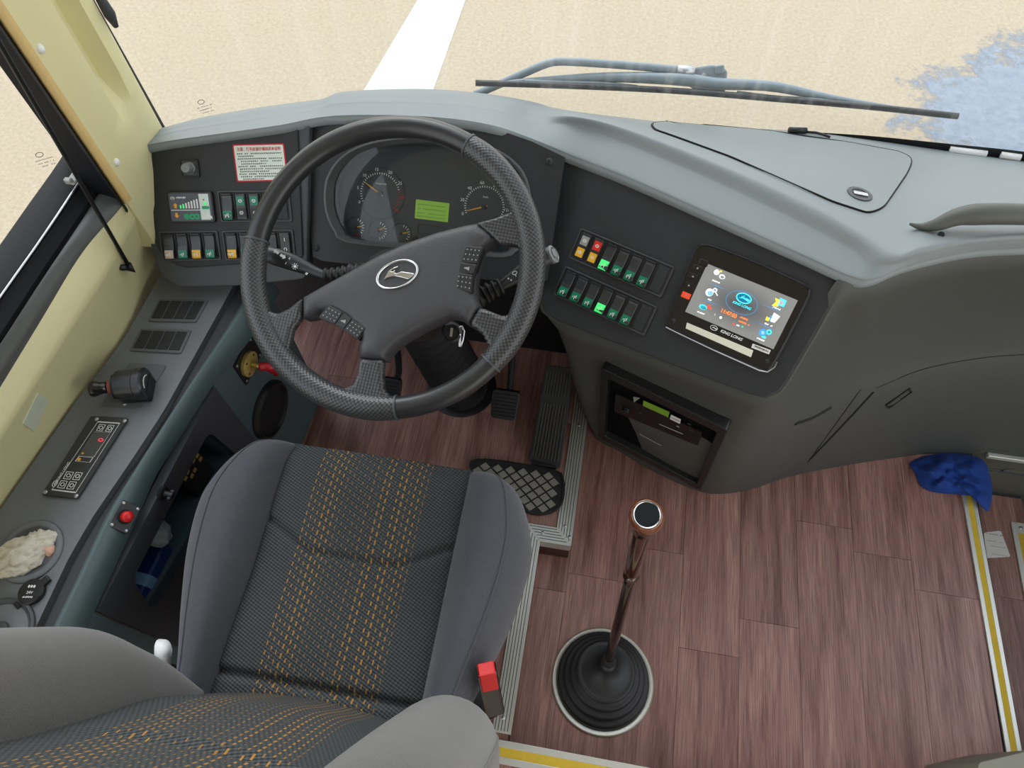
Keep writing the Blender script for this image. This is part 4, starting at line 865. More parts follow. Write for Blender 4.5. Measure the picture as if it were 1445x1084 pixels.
def domed(fr, out, hfun, step, n0):        # outline filled with a fine grid whose height follows the distance to the edge
    O = []
    for i in range(len(out)):
        a, b = np.array(out[i]), np.array(out[(i+1) % len(out)]); k = max(1, int(np.linalg.norm(b-a)/step))
        O += [a+(b-a)*t/k for t in range(k)]
    O = np.array(O); nO = len(O); mn, mx = O.min(0), O.max(0); pts = [Vector(p) for p in O]
    def dist(p):
        A0 = O; B0 = np.roll(O, -1, 0); d_ = B0-A0; t = np.clip(((p-A0)*d_).sum(1)/np.maximum((d_*d_).sum(1), 1e-12), 0, 1)[:, None]; return np.sqrt((((A0+d_*t)-p)**2).sum(1)).min()
    g_ = [np.array((x+(step/2 if r_ % 2 else 0), y)) for r_, y in enumerate(np.arange(mn[1], mx[1], step*.87)) for x in np.arange(mn[0], mx[0], step)]
    for p in g_:
        if inside(p, O) and dist(p) > step*.45: pts.append(Vector(p))
    r_ = delaunay_2d_cdt(pts, [(i, (i+1) % nO) for i in range(nO)], [], 1, 1e-6); V2 = r_[0]; F = [tuple(f) for f in r_[2]]
    V = [fr.p(v[0], v[1], hfun(dist(np.array(v)))) for v in V2]; k = len(V); V += [fr.p(p[0], p[1], n0) for p in O]
    idx = [min(range(k), key=lambda q: (V2[q][0]-p[0])**2+(V2[q][1]-p[1])**2) for p in O]
    F += [(idx[i], idx[(i+1) % nO], k+(i+1) % nO, k+i) for i in range(nO)]; return V, F
def inside(p, P):
    r_ = False; j = len(P)-1
    for i in range(len(P)):
        if (P[i][1] > p[1]) != (P[j][1] > p[1]) and p[0] < (P[j][0]-P[i][0])*(p[1]-P[i][1])/(P[j][1]-P[i][1])+P[i][0]: r_ = not r_
        j = i
    return r_
hb_ = mk('hub_pad', domed(WH, ho, lambda d_: .001+.0105*(1-math.exp(-d_/.004))+.005*(1-math.exp(-d_/.022)), .005, -.028), m_hub, whl, smooth=True, auto=60)
HT = .0162
e6 = lambda x, y: WH.px(500+x/10.32, 350+y/10.32, HT)
ec = np.mean([e6(320, 470), e6(930, 310), e6(740, 165), e6(520, 605)], 0); eu = np.array(e6(918, 275))-np.array(e6(330, 500)); ea = ang(eu); er = np.linalg.norm(eu)/2*1.04
fm = WH.at(*ec, HT, ea); ry = er*.62
em = mk('emblem_ring', loft([[fm.p(*p, n) for p in circ(0, 0, er*s, 40, ry*s if s > .95 else ry*s*.97)] for s, n in ((1.0, -.002), (1.0, .0015), (.96, .003), (.90, .0025), (.87, -.001))], cu=True), m_chrome, whl, smooth=True)
mk('emblem_field', prism(fm, circ(0, 0, er*.88, 40, ry*.86), -.002, -.0004), m_hub, whl)
gz = [(430, 470), (470, 410), (490, 375), (510, 335), (580, 290), (650, 268), (640, 285), (560, 325), (540, 350), (575, 345), (590, 320), (600, 335), (595, 365), (620, 378), (690, 350), (740, 355), (880, 378), (860, 405), (790, 462), (700, 435), (600, 415), (540, 422), (480, 440)]
mk('emblem_figure', prism(WH, [e6(*p) for p in gz], HT-.001, HT+.0028), m_chrome, whl, bevel=.0008)
z7 = lambda x, y: WH.px(640+x/7.744, 340+y/7.744, .012); z8 = lambda x, y: WH.px(440+x/14.45, 420+y/14.45, .012)
def keypad(zf, keys, surr):
    p_ = mk('keypad', prism(WH, rnd([zf(*p) for p in surr], .004, 4), -.005, .0125), m_black, whl, bevel=.002)
    for i, kq in enumerate(keys):
        pts = [np.array(zf(*p)) for p in kq]; mk('key', prism(WH, rnd(pts, .002, 3), .012, .0148), mat('key_black', lin(40, 41, 43), .4), p_, bevel=.0008)
        if i != 1:
            D_ = []
            for a in (.14, .38, .62, .86):
                for b in (.2, .5, .8):
                    o = .06 if b == .5 else 0; q = (pts[0]*(1-a)+pts[1]*a)*(1-b)+(pts[3]*(1-a)+pts[2]*a)*b
                    D_.append(lathe(WH.at(*q, .0148), [(.0011, 0), (.0009, .0006), (.0002, .0008)], 8))
            mk('raised_dots', join(*D_), m_greyl, p_, smooth=True)
        else:
            q = sum(pts)/4; mk('horn_symbol', join(prism(WH, [(q[0]+x*.0042, q[1]+y*.0042) for x, y in ((-.9, -.25), (-.3, -.25), (.8, -.7), (.8, .7), (-.3, .25), (-.9, .25))], .0148, .0153)), m_greyl, p_)
keypad(z7, [((140, 62), (318, 80), (262, 252), (82, 236)), ((78, 246), (258, 262), (218, 366), (46, 348)), ((44, 358), (214, 376), (196, 565), (18, 525))], ((120, 46), (335, 66), (270, 270), (222, 400), (212, 585), (5, 532), (35, 330)))
keypad(z8, [((365, 165), (640, 318), (482, 545), (165, 395)), ((650, 325), (822, 442), (662, 640), (492, 552)), ((832, 450), (1108, 618), (945, 845), (672, 648))], ((350, 140), (650, 300), (1140, 605), (955, 880), (660, 660), (480, 565), (130, 410)))
# column, shroud and bellows
col = thing('steering_column', tuple(Z(655, 548, PZ)), 'black steering column with ribbed boot bolted to the floor', 'steering column')
W0 = WH.o; cb_ = Z(652, 546, PZ)
mk('hub_collar', tube([W0-WH.n*.015-WH.v*.01, W0-WH.n*.05-WH.v*.02, W0-WH.n*.10-WH.v*.035], [.045, .04, .04], 24), m_blackm, col, smooth=True, auto=40)
c1_ = W0-WH.n*.10-WH.v*.035; c2_ = W0-WH.n*.2-WH.v*.03
mk('shroud', tube([c1_+WH.n*.02, c1_, c1_*.5+c2_*.5, c2_], [.03, .048, .056, .056], 24), m_black, col, smooth=True, auto=50)
pth = [c2_*(1-t)+cb_*t for t in np.linspace(0, 1, 60)]; rr = [.05+.018*t+.0035*math.sin(t*2*math.pi*13) for t in np.linspace(0, 1, 60)]
mk('ribbed_boot', tube(pth, rr, 28), m_blackm, col, smooth=True)
ff = Frame(cb_, (1, 0, 0), (0, 0, 1)); mk('floor_flange', lathe(ff, [(.001, 0), (.088, 0), (.088, .004), (.08, .007), (.001, .007)], 36), m_black, col, smooth=True, auto=35)
for q in ((615, 544.5), (683, 550.7), (660.8, 566), (640, 563)): screw(ff, *ff.px(*q, .007), .0065, col, n=.007, name='bolt')
ig = D(637, 469, 1.135); fi = Frame(ig, (1, 0, 0), norm(CAM-ig)); mk('ignition_barrel', join(lathe(fi, [(.001, -.05), (.017, -.05), (.017, 0), (.013, .003), (.012, 0), (.001, 0)], 20)), m_black, col, smooth=True, auto=40)
mk('ignition_lock', prism(fi, rrect(-.002, .002, -.007, .007, .001), 0, .004), m_steel, col)
kr = thing('key_ring', tuple(fi.p(.02, -.02)), 'silver key ring hanging from the ignition', 'key ring')
mk('ring', tube([D(x, y, 1.12) for x, y in ((646, 462), (652, 461), (655, 468), (653, 480), (650, 490), (648, 489), (649, 478), (650, 472))], .0018, 8), m_chrome, kr, smooth=True)
# stalks
def stalk(pxs, c_, radii, name, label, flat, tip=None):
    P = spl([WH.hit(x, y, c_) for x, y in pxs], 30); r = np.interp(np.linspace(0, len(pxs)-1, 30), range(len(pxs)), radii)
    t = thing(name, tuple(P[0]), label, 'lever'); mk('lever_body', tube(P, r, 18, flat=flat, upv=tuple(WH.n)), mat('stalk_black', lin(42, 45, 48), .4), t, smooth=True, auto=60); return t, P, r
sl_, P, r = stalk([(370, 357), (385, 361), (415, 371), (445, 384), (460, 389)], -.045, [.0125, .0145, .0135, .0095, .007], 'turn_signal_stalk', 'black indicator stalk with white arrow symbols left of the column', .8)
pl = [WH.hit(x, y, -.045) for x, y in ((458, 388), (480, 387), (500, 384), (545, 386))]; pl = spl(pl, 50); mk('bellows', tube(pl, [.009+.006*t+.0022*math.sin(t*60) for t in np.linspace(0, 1, 50)], 16), m_rubber, sl_, smooth=True)
fk = WH.at(*WH.px(405, 367, -.028), -.0282, math.radians(-22))
def arrow(f, u, v, s, dr): return prism(f, [(u+dr*x*s, v+y*s) for x, y in ((-1, 0), (-.2, .8), (-.2, .4), (1, .4), (1, -.4), (-.2, -.4), (-.2, -.8))], 0, .0005)
mk('arrow_symbols', join(arrow(fk, -.023, .001, .0052, 1), arrow(fk, -.009, .001, .0052, -1)), m_white, sl_)
mk('lamp_symbol', join(prism(fk, circ(.017, -.001, .0022, 12), 0, .0005), *[box(fk.at(.017, -.001, 0, a), .0032, .0052, -.0004, .0004, 0, .0005) for a in np.linspace(0, 2*math.pi, 8, endpoint=False)]), m_white, sl_)
txt('R', fk, .002, .004, .005, m_white, sl_); txt('L', fk, .002, -.005, .005, m_white, sl_); mk('beam_symbol', marks(fk, .03, .042, .0, .004, .004, m_white, .0, .8, 2), m_white, sl_)
sr_, P, r = stalk([(780, 359), (768, 364), (745, 379), (722, 394), (706, 404)], -.045, [.0135, .0145, .0135, .0105, .007], 'wiper_stalk', 'black wiper stalk with round grey end button right of the column', .85)
pl = spl([WH.hit(x, y, -.045) for x, y in ((708, 403), (690, 412), (674, 420), (640, 425))], 50); mk('bellows', tube(pl, [.011+.006*t+.0026*math.sin(t*55) for t in np.linspace(0, 1, 50)], 16), m_rubber, sr_, smooth=True)
ax = norm(P[0]-P[3]); fcap = Frame(P[0], WH.n, norm(ax+WH.n*.5)); mk('end_ring', lathe(fcap, [(.001, -.006), (.0135, -.006), (.0142, .002), (.011, .004), (.0095, .001), (.001, .001)], 24), mat('cap_grey', lin(120, 124, 124), .4), sr_, smooth=True, auto=40)
mk('end_button', lathe(fcap, [(.001, 0), (.008, 0), (.0075, .004), (.001, .005)], 20), mat('cap_grey', (0, 0, 0, 1)), sr_, smooth=True, auto=40)
fk = WH.at(*WH.px(727, 387, -.029), -.0290, math.radians(35)); mk('wiper_symbol', join(ring(fk, circ(0, .002, .004, 14, .003), circ(0, .002, .003, 14, .002), 0, .0005), box(fk, -.0005, .0005, -.004, .0, 0, .0005), prism(fk, circ(-.012, -.002, .0013, 8), 0, .0005), prism(fk, circ(-.009, -.006, .0013, 8), 0, .0005)), m_white, sr_)

# ================================================================== PEDALS
ped = thing('brake_pedal', tuple(Z(712, 585, PZ)), 'brake pedal with ribbed rubber pad left of the accelerator', 'pedal')
bpc = Z(713, 571, .22); fp_ = Frame(bpc, (1, 0, 0), norm(A_(0, -.75, .65))); pw, ph = .033, .036
mk('pad', prism(fp_, rnd([(-pw, ph), (pw, ph), (pw*.85, -ph), (-pw*.95, -ph)], .01, 4), -.01, .006), m_rubber, ped, bevel=.002)
for k in range(7): mk('rib', box(fp_, -pw*.8, pw*.8, -ph*.8+k*.0088, -ph*.8+k*.0088+.003, .006, .0085), m_rubber, ped)
mk('arm', tube(spl([bpc+A_(.005, .015, .0), bpc+A_(.005, .06, .06), bpc+A_(.002, .12, .25)], 12), .008, 8), m_blackm, ped, smooth=True)
clp = thing('clutch_pedal', tuple(Z(548, 565, PZ)), 'clutch pedal half hidden behind the steering wheel rim', 'pedal')
cpc = Z(547, 553, .22); fp_ = Frame(cpc, (1, 0, 0), norm(A_(0, -.75, .65)))
mk('pad', prism(fp_, rnd([(-pw, ph), (pw, ph), (pw*.85, -ph), (-pw*.95, -ph)], .01, 4), -.01, .006), m_rubber, clp, bevel=.002)
for k in range(7): mk('rib', box(fp_, -pw*.8, pw*.8, -ph*.8+k*.0088, -ph*.8+k*.0088+.003, .006, .0085), m_rubber, clp)
mk('arm', tube(spl([cpc+A_(.012, .015, .0), cpc+A_(.022, .05, .05), cpc+A_(.01, .12, .25)], 12), .008, 8), m_blackm, clp, smooth=True)
acc = thing('accelerator_pedal', tuple(Z(768, 655, PZ)), 'long floor-hinged accelerator pedal with lengthwise ribs', 'pedal')
pA = [Z(746, 650, PZ+.012), Z(790, 662, PZ+.012), Z(811, 520, .24), Z(771, 515, .24)]
fa = Frame(sum(pA)/4, pA[1]-pA[0], np.cross(pA[1]-pA[0], pA[3]-pA[0])); ao = [((p-fa.o) @ fa.u, (p-fa.o) @ fa.v) for p in pA]
mk('pad', prism(fa, rnd(ao, .006, 4), -.012, .0), m_rubber, acc, bevel=.002)
pa = [np.array(p) for p in ao]
for k in range(9):
    a = .1+.8*k/8
    for v0, v1 in ((.06, .62), (.7, .95)):
        b0_, b1_ = pa[0]*(1-a)+pa[1]*a, pa[3]*(1-a)+pa[2]*a; q0, q1_ = b0_*(1-v0)+b1_*v0, b0_*(1-v1)+b1_*v1
        mk('rib', prism(fa, [tuple(q0+(-.0014, 0)), tuple(q0+(.0014, 0)), tuple(q1_+(.0014, 0)), tuple(q1_+(-.0014, 0))], 0, .0035), mat('rib_rubber', lin(58, 58, 57), .5), acc)
mk('hinge_block', box(Frame((*(.5*(pA[0]+pA[1]))[:2], PZ), (1, 0, 0), (0, 0, 1)), -.03, .03, -.004, .02, 0, .014), m_black, acc, bevel=.002)
mk('bracket', tube([fa.p(.0, ao[2][1]*.6, -.012), fa.p(.0, ao[2][1]*.6+.03, -.07)], .008, 8), m_blackm, acc)
ft = thing('heel_plate', tuple(Z(740, 690, PZ)), 'worn rubber heel plate with raised diamond studs by the seat', 'foot plate')
FZ = Frame((0, 0, PZ), (1, 0, 0), (0, 0, 1)); fo = [FZ.px(x, y, .016) for x, y in ((664, 650), (700, 648), (780, 662), (795, 672), (797, 698), (790, 715), (772, 724), (745, 722), (690, 690), (668, 670))]
fo = [tuple(p) for p in spl(fo, 40, True)]; mk('base', prism(FZ, fo, 0, .012), m_rubber, ft, bevel=.003); c_ = np.mean(fo, 0)
mk('rim', ring(FZ, fo, [tuple(c_+(np.array(p)-c_)*.955) for p in fo], .012, .0145), m_rubber, ft)
m_stud = mat('worn_stud', lin(136, 132, 122), .4, var=.2, vscale=80); fi_ = [tuple(c_+(np.array(p)-c_)*.97) for p in fo]
for i in range(-9, 10):
    for j in range(-9, 10):
        cx, cy = c_[0]+(i+j)*.0152+.004, c_[1]+(i-j)*.0135; dd = [(cx+.0122, cy), (cx, cy+.0105), (cx-.0122, cy), (cx, cy-.0105)]
        if sum(inside(p, fi_) for p in dd) >= 4: mk('stud', prism(FZ, dd, .012, .0145), m_stud, ft)

# ================================================================== GEAR LEVER
gc = Z(850, 961, 0); FGr = Frame((gc[0], gc[1], 0), (1, 0, 0), (0, 0, 1))
gl = thing('gear_lever', tuple(FGr.o), 'tall gear lever with lacquered knob rising from a ribbed rubber boot', 'gear lever')
mk('floor_ring', lathe(FGr, [(.09, .0), (.1115, .0), (.112, .003), (.109, .007), (.1035, .007), (.1, .004), (.09, .004)], 64), m_alu, gl, smooth=True, auto=50)
b3 = Z(858, 938, .085); ofs = b3[:2]-FGr.o[:2]; prof = [(.102, .003), (.099, .014), (.094, .02), (.090, .018), (.087, .027), (.082, .033), (.078, .031), (.075, .040), (.070, .046), (.066, .044), (.063, .053), (.058, .057), (.054, .055), (.051, .056), (.044, .058), (.03, .064), (.02, .074), (.016, .088), (.014, .095), (.002, .096)]
rows = []
for r_, n_ in prof:
    k = min(1, max(0, (n_-.003)/.085)); rows.append([FGr.p(ofs[0]*k+r_*math.cos(t), ofs[1]*k+r_*math.sin(t), n_) for t in np.linspace(0, 2*math.pi, 56, endpoint=False)])
mk('rubber_boot', loft(rows, cu=True, caps=True), m_rubber, gl, smooth=True)
kt = Z(913, 726, .60); sh0 = A_(b3[0], b3[1], .07); dl = kt-sh0
cv = lambda t: sh0+dl*t+A_(0, 0, 0)
slv0 = Z(887, 806, .60-.17)
mk('collar', tube([cv(.02), cv(.05), cv(.07)], [.017, .016, .012], 20), m_rubber, gl, smooth=True, auto=40)
mk('shaft', tube([cv(t) for t in np.linspace(.0, .72, 8)], .0105, 16), m_shaft, gl, smooth=True)
mk('sleeve', tube([cv(.655), cv(.66), cv(.675), cv(.68), cv(.69), cv(.86), cv(.92)], [.011, .0145, .0145, .0125, .0138, .0155, .017], 20), m_rosewood, gl, smooth=True, auto=40)
ku = norm(dl); fkb = Frame(kt, (1, 0, 0), norm(norm(CAM-kt)*.8+ku*.35))
kp = Frame(kt-ku*.006, (1, 0, 0), fkb.n); RK = .0285
mk('knob', lathe(kp, [(RK*math.cos(t), RK*math.sin(t)*(1 if t > 0 else 1.25)) for t in np.linspace(-1.45, .62, 22)]+[(.0215, .0165), (.001, .0165)], 40), mat('knob_lacquer', lin(120, 66, 38), .08, coat=1, var=.45, vscale=70), gl, smooth=True, auto=60)
mk('knob_neck', tube([kt-ku*.05, kt-ku*.034, kt-ku*.018], [.0165, .0185, .0215], 24), m_rosewood, gl, smooth=True)
kcap = Frame(kp.p(0, 0, .0165), (1, 0, 0), fkb.n)
mk('cap_ring', lathe(kcap, [(.0185, -.002), (.0222, -.002), (.0224, .0006), (.0212, .002), (.0196, .0014), (.0185, -.001)], 40), m_chrome, gl, smooth=True, auto=50)
mk('cap_disc', lathe(kcap, [(.001, -.001), (.0198, -.001), (.0196, .0012), (.001, .0016)], 32), mat('speckled_black', lin(26, 29, 31), .8, grain=.5, gscale=900, spec=.2), gl, smooth=True, auto=50)

# ================================================================== SIDE CONSOLE
ZC = .62
con = thing('side_console', (-.76, .3, PZ), 'grey side console along the beige wall beside the driver seat', 'console')
def xr(pxs, z):                     # rail as x(y)
    P = np.array([Z(x, y, z) for x, y in pxs]); P = P[np.argsort(P[:, 1])]; return P
def xat(P, y):
    if y < P[0, 1]: return P[0, 0]+(P[1, 0]-P[0, 0])*.3*(y-P[0, 1])/(P[1, 1]-P[0, 1])
    if y > P[-1, 1]: return P[-1, 0]+(P[-1, 0]-P[-2, 0])*.5*(y-P[-1, 1])/(P[-1, 1]-P[-2, 1])
    return float(np.interp(y, P[:, 1], P[:, 0]))
ro_ = xr([(217, 410), (177, 480), (105, 575), (0, 725)], ZC); ri_ = xr([(322, 416), (231, 580), (189, 644), (131, 729), (98, 785), (49, 888)], ZC)
s1_ = xr([(335, 440), (304, 488), (250, 570), (207, 637), (152, 723), (114, 805), (75, 885)], .612); s2_ = xr([(351, 483), (300, 545), (219, 674), (191, 738), (134, 862)], .56)
ys = np.linspace(.76, -.35, 45)
FCt = Frame((0, 0, ZC), (1, 0, 0), (0, 0, 1))
cupc = Z(43, 778, ZC); cupr = np.linalg.norm(Z(82, 757, ZC)-Z(4, 800, ZC))/2
outl = [(xat(ro_, y)-.004, y) for y in ys]+[(xat(ri_, y), y) for y in ys[::-1]]
mk('console_top', holed(FCt, outl, circ(cupc[0], cupc[1], cupr, 36), -.012, 0), m_cons, con)
mk('groove', loft([[A_(xat(ri_, y), y, ZC-.001) for y in ys], [A_(xat(ri_, y)+.003, y, ZC-.012) for y in ys], [A_(xat(s1_, y)-.004, y, ZC-.014) for y in ys], [A_(xat(s1_, y), y, .611) for y in ys]]), m_groove, con, smooth=True, auto=40)
mk('shoulder', loft([[A_(xat(s1_, y)-.003, y, .604) for y in ys], [A_(xat(s1_, y), y, .612) for y in ys], [A_(xat(s1_, y)*.75+xat(s2_, y)*.25+.004, y, .608) for y in ys], [A_(xat(s1_, y)*.4+xat(s2_, y)*.6+.006, y, .592) for y in ys], [A_(xat(s2_, y)+.003, y, .565) for y in ys], [A_(xat(s2_, y)-.004, y, .555) for y in ys]]), m_consg, con, smooth=True)
y0s, y1s = Z(134, 862, .56)[1], Z(300, 546, .56)[1]; x0s, x1s = xat(s2_, y0s), xat(s2_, y1s)
us = norm(A_(x1s-x0s, y1s-y0s, 0)); FSd = Frame(A_(x1s, y1s, .56), us, np.cross(us, (0, 0, 1)))       # u forward, v up, n toward the seat
Ls = math.hypot(x1s-x0s, y1s-y0s)
mk('front_panel', prism(FSd, [(.002, 0), (.24, 0), (.24, -.46), (.002, -.46)], -.012, .002), m_consg, con, bevel=.002)
mk('rear_panel', prism(FSd, [(-Ls-.4, 0), (-Ls-.002, 0), (-Ls-.002, -.46), (-Ls-.4, -.46)], -.012, .002), m_consg, con, bevel=.002)
h1, h2, h3 = FSd.px(184, 817), FSd.px(296, 613), FSd.px(214, 858)
pk_ = rnd([(h1[0], h1[1]), (h2[0], h1[1]-.002), (h2[0]+.015, h3[1]-.06), (h3[0]-.005, h3[1])], .022, 6)
pkt = mk('pocket_panel', holed(FSd, [(-Ls, 0), (0, 0), (0, -.44), (-Ls, -.44)], pk_, -.012, .0045), mat('pocket_dark', lin(62, 66, 72), .45, grain=.2), con); pkt['label'] = 'dark panel with an open storage pocket'
mk('pocket_bin', loft([[FSd.p(*p, n) for p in pk_] for n in (.0045, -.04, -.11)]+[[FSd.p(*(np.mean(pk_, 0)+(np.array(p)-np.mean(pk_, 0))*.3), -.112) for p in pk_]], cu=True, caps=False), mat('pocket_lining', lin(70, 92, 108), .45), pkt, smooth=True, auto=50)
cpk = np.mean(pk_, 0)
f_b = FSd.at(*FSd.px(286, 655), -.055); bx_ = thing('gold_box', tuple(f_b.o), 'small black box with gold pattern in the side pocket', 'box')
mk('carton', box(f_b, -.035, .03, -.12, .045, -.02, .02), m_blackm, bx_, bevel=.002); mk('gold_print', join(*[box(f_b, -.03+.012*i, -.021+.012*i, -.05+.016*j+.004*((i*j) % 2), -.04+.016*j, .0201, .0205) for i in range(5) for j in range(6) if (i+j) % 3]), m_brass, bx_)
f_b = FSd.at(h3[0]+.05, h3[1]+.012, -.05); bl = thing('blue_packet', tuple(f_b.o), 'blue printed packet at the bottom of the side pocket', 'packet')
mk('packet', box(f_b, -.05, .06, -.03, .004, -.02, .03), mat('packet_blue', lin(24, 56, 120), .35), bl, bevel=.006); mk('pale_stripe', box(f_b, -.02, .0, -.031, .005, -.0205, .0306), mat('packet_pale', lin(130, 180, 220), .4), bl)
f_b = FSd.at(h3[0]+.115, h3[1]+.05, -.03)
def blob(f, rx, ry, rz, seed, amp=.25, n=14, m=22, freq=3.):
    r = random.Random(seed); ph = [(r.uniform(-freq, freq), r.uniform(-freq, freq), r.uniform(-freq, freq), r.uniform(0, 6.3)) for _ in range(7)]; rows = []
    for i in range(n+1):
        th = math.pi*i/n; row = []
        for j in range(m):
            p = 2*math.pi*j/m; d_ = A_(math.sin(th)*math.cos(p), math.sin(th)*math.sin(p), math.cos(th))
            k_ = 1+amp*sum(abs(math.sin(a*d_[0]*1.6+b*d_[1]*1.6+c__*d_[2]*1.6+e))-.6 for a, b, c__, e in ph)/3; row.append(f.p(*(d_*A_(rx, ry, rz)*k_)))
        rows.append(row)
    return loft(rows, cu=True)
tag(mk('crumpled_bag', blob(f_b, .022, .035, .025, 4), mat('grey_film', lin(150, 165, 172), .4), None, smooth=True), 'crumpled pale grey bag poking out of the side pocket', 'bag')
kf = FSd.at(*FSd.px(226, 695), .0045); kb = thing('pocket_knob', tuple(kf.o), 'small black turn knob beside the storage pocket', 'knob')
mk('washer', lathe(kf, [(.001, -.002), (.013, -.002), (.013, .002), (.011, .004), (.001, .004)], 24), m_blackm, kb, smooth=True, auto=40); mk('stem', lathe(kf, [(.006, .003), (.0055, .02), (.001, .021)], 16), m_black, kb, smooth=True, auto=40); mk('wing', box(kf, -.009, .009, -.003, .003, .012, .019), m_black, kb, bevel=.0015)
# emergency button on the shoulder
pz = A_(0, 0, 0); sp = Z(177, 731, .588); fE = Frame(sp+A_(.002, 0, .006), us, norm(FSd.n*.75+A_(0, 0, .62))); eb_ = thing('emergency_button', tuple(fE.o), 'red push button on a black plate on the console shoulder', 'button')
mk('plate', prism(fE, rrect(-.023, .023, -.016, .016, .002), -.012, .002), m_black, eb_, bevel=.0008)
mk('collar', lathe(fE, [(.001, .001), (.012, .001), (.011, .006), (.001, .006)], 22), m_blackm, eb_, smooth=True, auto=40); mk('button', lathe(fE, [(.009, .004), (.0088, .013), (.0065, .0165), (.001, .0175)], 22), m_red, eb_, smooth=True, auto=60)
for a in (-1, 1):
    for b in (-1, 1): screw(fE, a*.0185, b*.012, .0028, eb_, n=.002)
# red valve lever with brass disc
bv = FSd.hit(349, 513, .006); fV = Frame(bv, us, FSd.n); vl = thing('valve_lever', tuple(bv), 'red lever on a brass disc fixed to the console front', 'lever')
mk('plate', prism(fV, [(-.03, -.035), (.045, -.035), (.045, .035), (-.03, .035)], -.005, .0), m_black, vl, bevel=.001)
for a, b in ((-.024, -.028), (.038, -.028), (.038, .028), (-.024, .028)): screw(fV, a, b, .003, vl)
mk('disc', lathe(fV, [(.001, .001), (.026, .001), (.026, .008), (.024, .009), (.001, .009)], 32), m_brass, vl, smooth=True, auto=40)
for a in np.linspace(0, 2*math.pi, 4, endpoint=False): mk('disc_hole', lathe(fV.at(.019*math.cos(a+.5), .019*math.sin(a+.5), .009), [(.001, 0), (.0025, 0), (.0022, .0008), (.001, .0008)], 10), m_ink, vl)
mk('stem', tube([fV.p(0, 0, .008), fV.p(0, 0, .034)], .0045, 12), m_brass, vl, smooth=True)
mk('lever', tube(spl([fV.p(-.003, .004, .03), fV.p(0, .004, .042), fV.p(.004, -.006, .05), fV.p(.008, -.03, .048)], 14), [.0085]*5+[.0095]*5+[.007]*4, 14), m_redknob, vl, smooth=True)
pd = FSd.hit(380, 578, .004); fP = Frame(pd, us, FSd.n); rp = thing('round_speaker', tuple(pd), 'round black cover on the console front near the pedals', 'speaker')
mk('rim', lathe(fP, [(.05, -.002), (.066, -.002), (.066, .006), (.062, .012), (.058, .012), (.055, .006), (.05, .006)], 44), m_black, rp, smooth=True, auto=40); mk('grille', lathe(fP, [(.001, 0), (.056, 0), (.055, .007), (.03, .01), (.001, .011)], 40), m_blackm, rp, smooth=True, auto=50)
# things on the console top
def quadframe(fr, pxs, c_=0):
    c = [np.array(fr.px(x, y, c_)) for x, y in pxs]; ctr = sum(c)/4; ud = c[1]-c[0]+c[2]-c[3]; return fr.at(*ctr, c_, math.atan2(ud[1], ud[0])), [((p-ctr) @ np.array([math.cos(math.atan2(ud[1], ud[0])), math.sin(math.atan2(ud[1], ud[0]))]), (p-ctr) @ np.array([-math.sin(math.atan2(ud[1], ud[0])), math.cos(math.atan2(ud[1], ud[0]))])) for p in c]
for pxs, lb in ((((225, 423), (295, 424), (277, 456), (208.6, 454)), 'blank switch plate on the console next to the dashboard'), (((199.5, 464.5), (271, 467), (255.8, 500), (183, 496)), 'blank switch plate on the console next to the hand brake')):
    f, qd = quadframe(FCt, pxs); t = thing('blank_switch_plate', tuple(f.o), lb, 'switch plate'); qd = [np.array(q) for q in qd]
    mk('frame', prism(f, rnd(qd, .003, 3), 0, .003), mat('plate_grey', lin(92, 96, 100), .5, grain=.2), t, bevel=.001)
    for i in range(4):
        a, b = (i+.06)/4*.92+.04, (i+.94)/4*.92+.04; T0, T1, B0, B1 = [qd[0]*(1-s)+qd[1]*s for s in (a, b)]+[qd[3]*(1-s)+qd[2]*s for s in (a, b)]
        qq = [T0*.9+B0*.1, T1*.9+B1*.1, T1*.12+B1*.88, T0*.12+B0*.88]; mk('blank_cover', prism(f, qq, .002, .0046), m_fascia, t, bevel=.001)
hbp = ((182.7, 512.7), (236, 515.7), (198, 578), (141.6, 573.6)); f, qd = quadframe(FCt, hbp); hbk = thing('hand_brake', tuple(f.o), 'black parking brake lever with round knob on the console', 'brake lever')
mk('base_plate', prism(f, rnd([tuple(q) for q in qd], .006, 4), 0, .0025), mat('plate_grey', (0, 0, 0, 1)), hbk, bevel=.001)
screw(f, *f.px(176.5, 570, .0025), .004, hbk, n=.0025)
HZ = ZC+.028; e0, e1 = Z(168, 544, HZ), Z(205, 541, HZ); axb = norm(e1-e0)
mk('housing', tube([e0, e0+axb*.001, e0+axb*.03, e0+axb*.032, e1, e1+axb*.003], [.022, .0255, .0255, .027, .027, .024], 26), mat('brake_black', lin(36, 37, 40), .3), hbk, smooth=True, auto=35)
mk('pedestal', box(Frame((*(e0*.5+e1*.5)[:2], ZC), axb, (0, 0, 1)), -.024, .026, -.022, .022, 0, .03), m_black, hbk, bevel=.004)
fA = Frame(e1+axb*.0035, np.cross((0, 0, 1), axb), axb); mk('arc_symbol', tube([fA.p(.014*math.cos(t), .014*math.sin(t), .0) for t in np.linspace(.6, 2.7, 12)], .0009, 6), m_white, hbk)
t0, t1 = Z(159, 546, HZ+.004), Z(127, 549, HZ+.01); tb = lambda k: t0*(1-k)+t1*k
mk('collar', tube([tb(-.45), tb(-.4), tb(-.05), tb(0)], [.012, .019, .021, .017], 20), m_black, hbk, smooth=True, auto=40); mk('red_sleeve', tube([tb(-.02), tb(.18)], .0125, 18), mat('rust_red', lin(140, 76, 62), .5), hbk, smooth=True, auto=40)
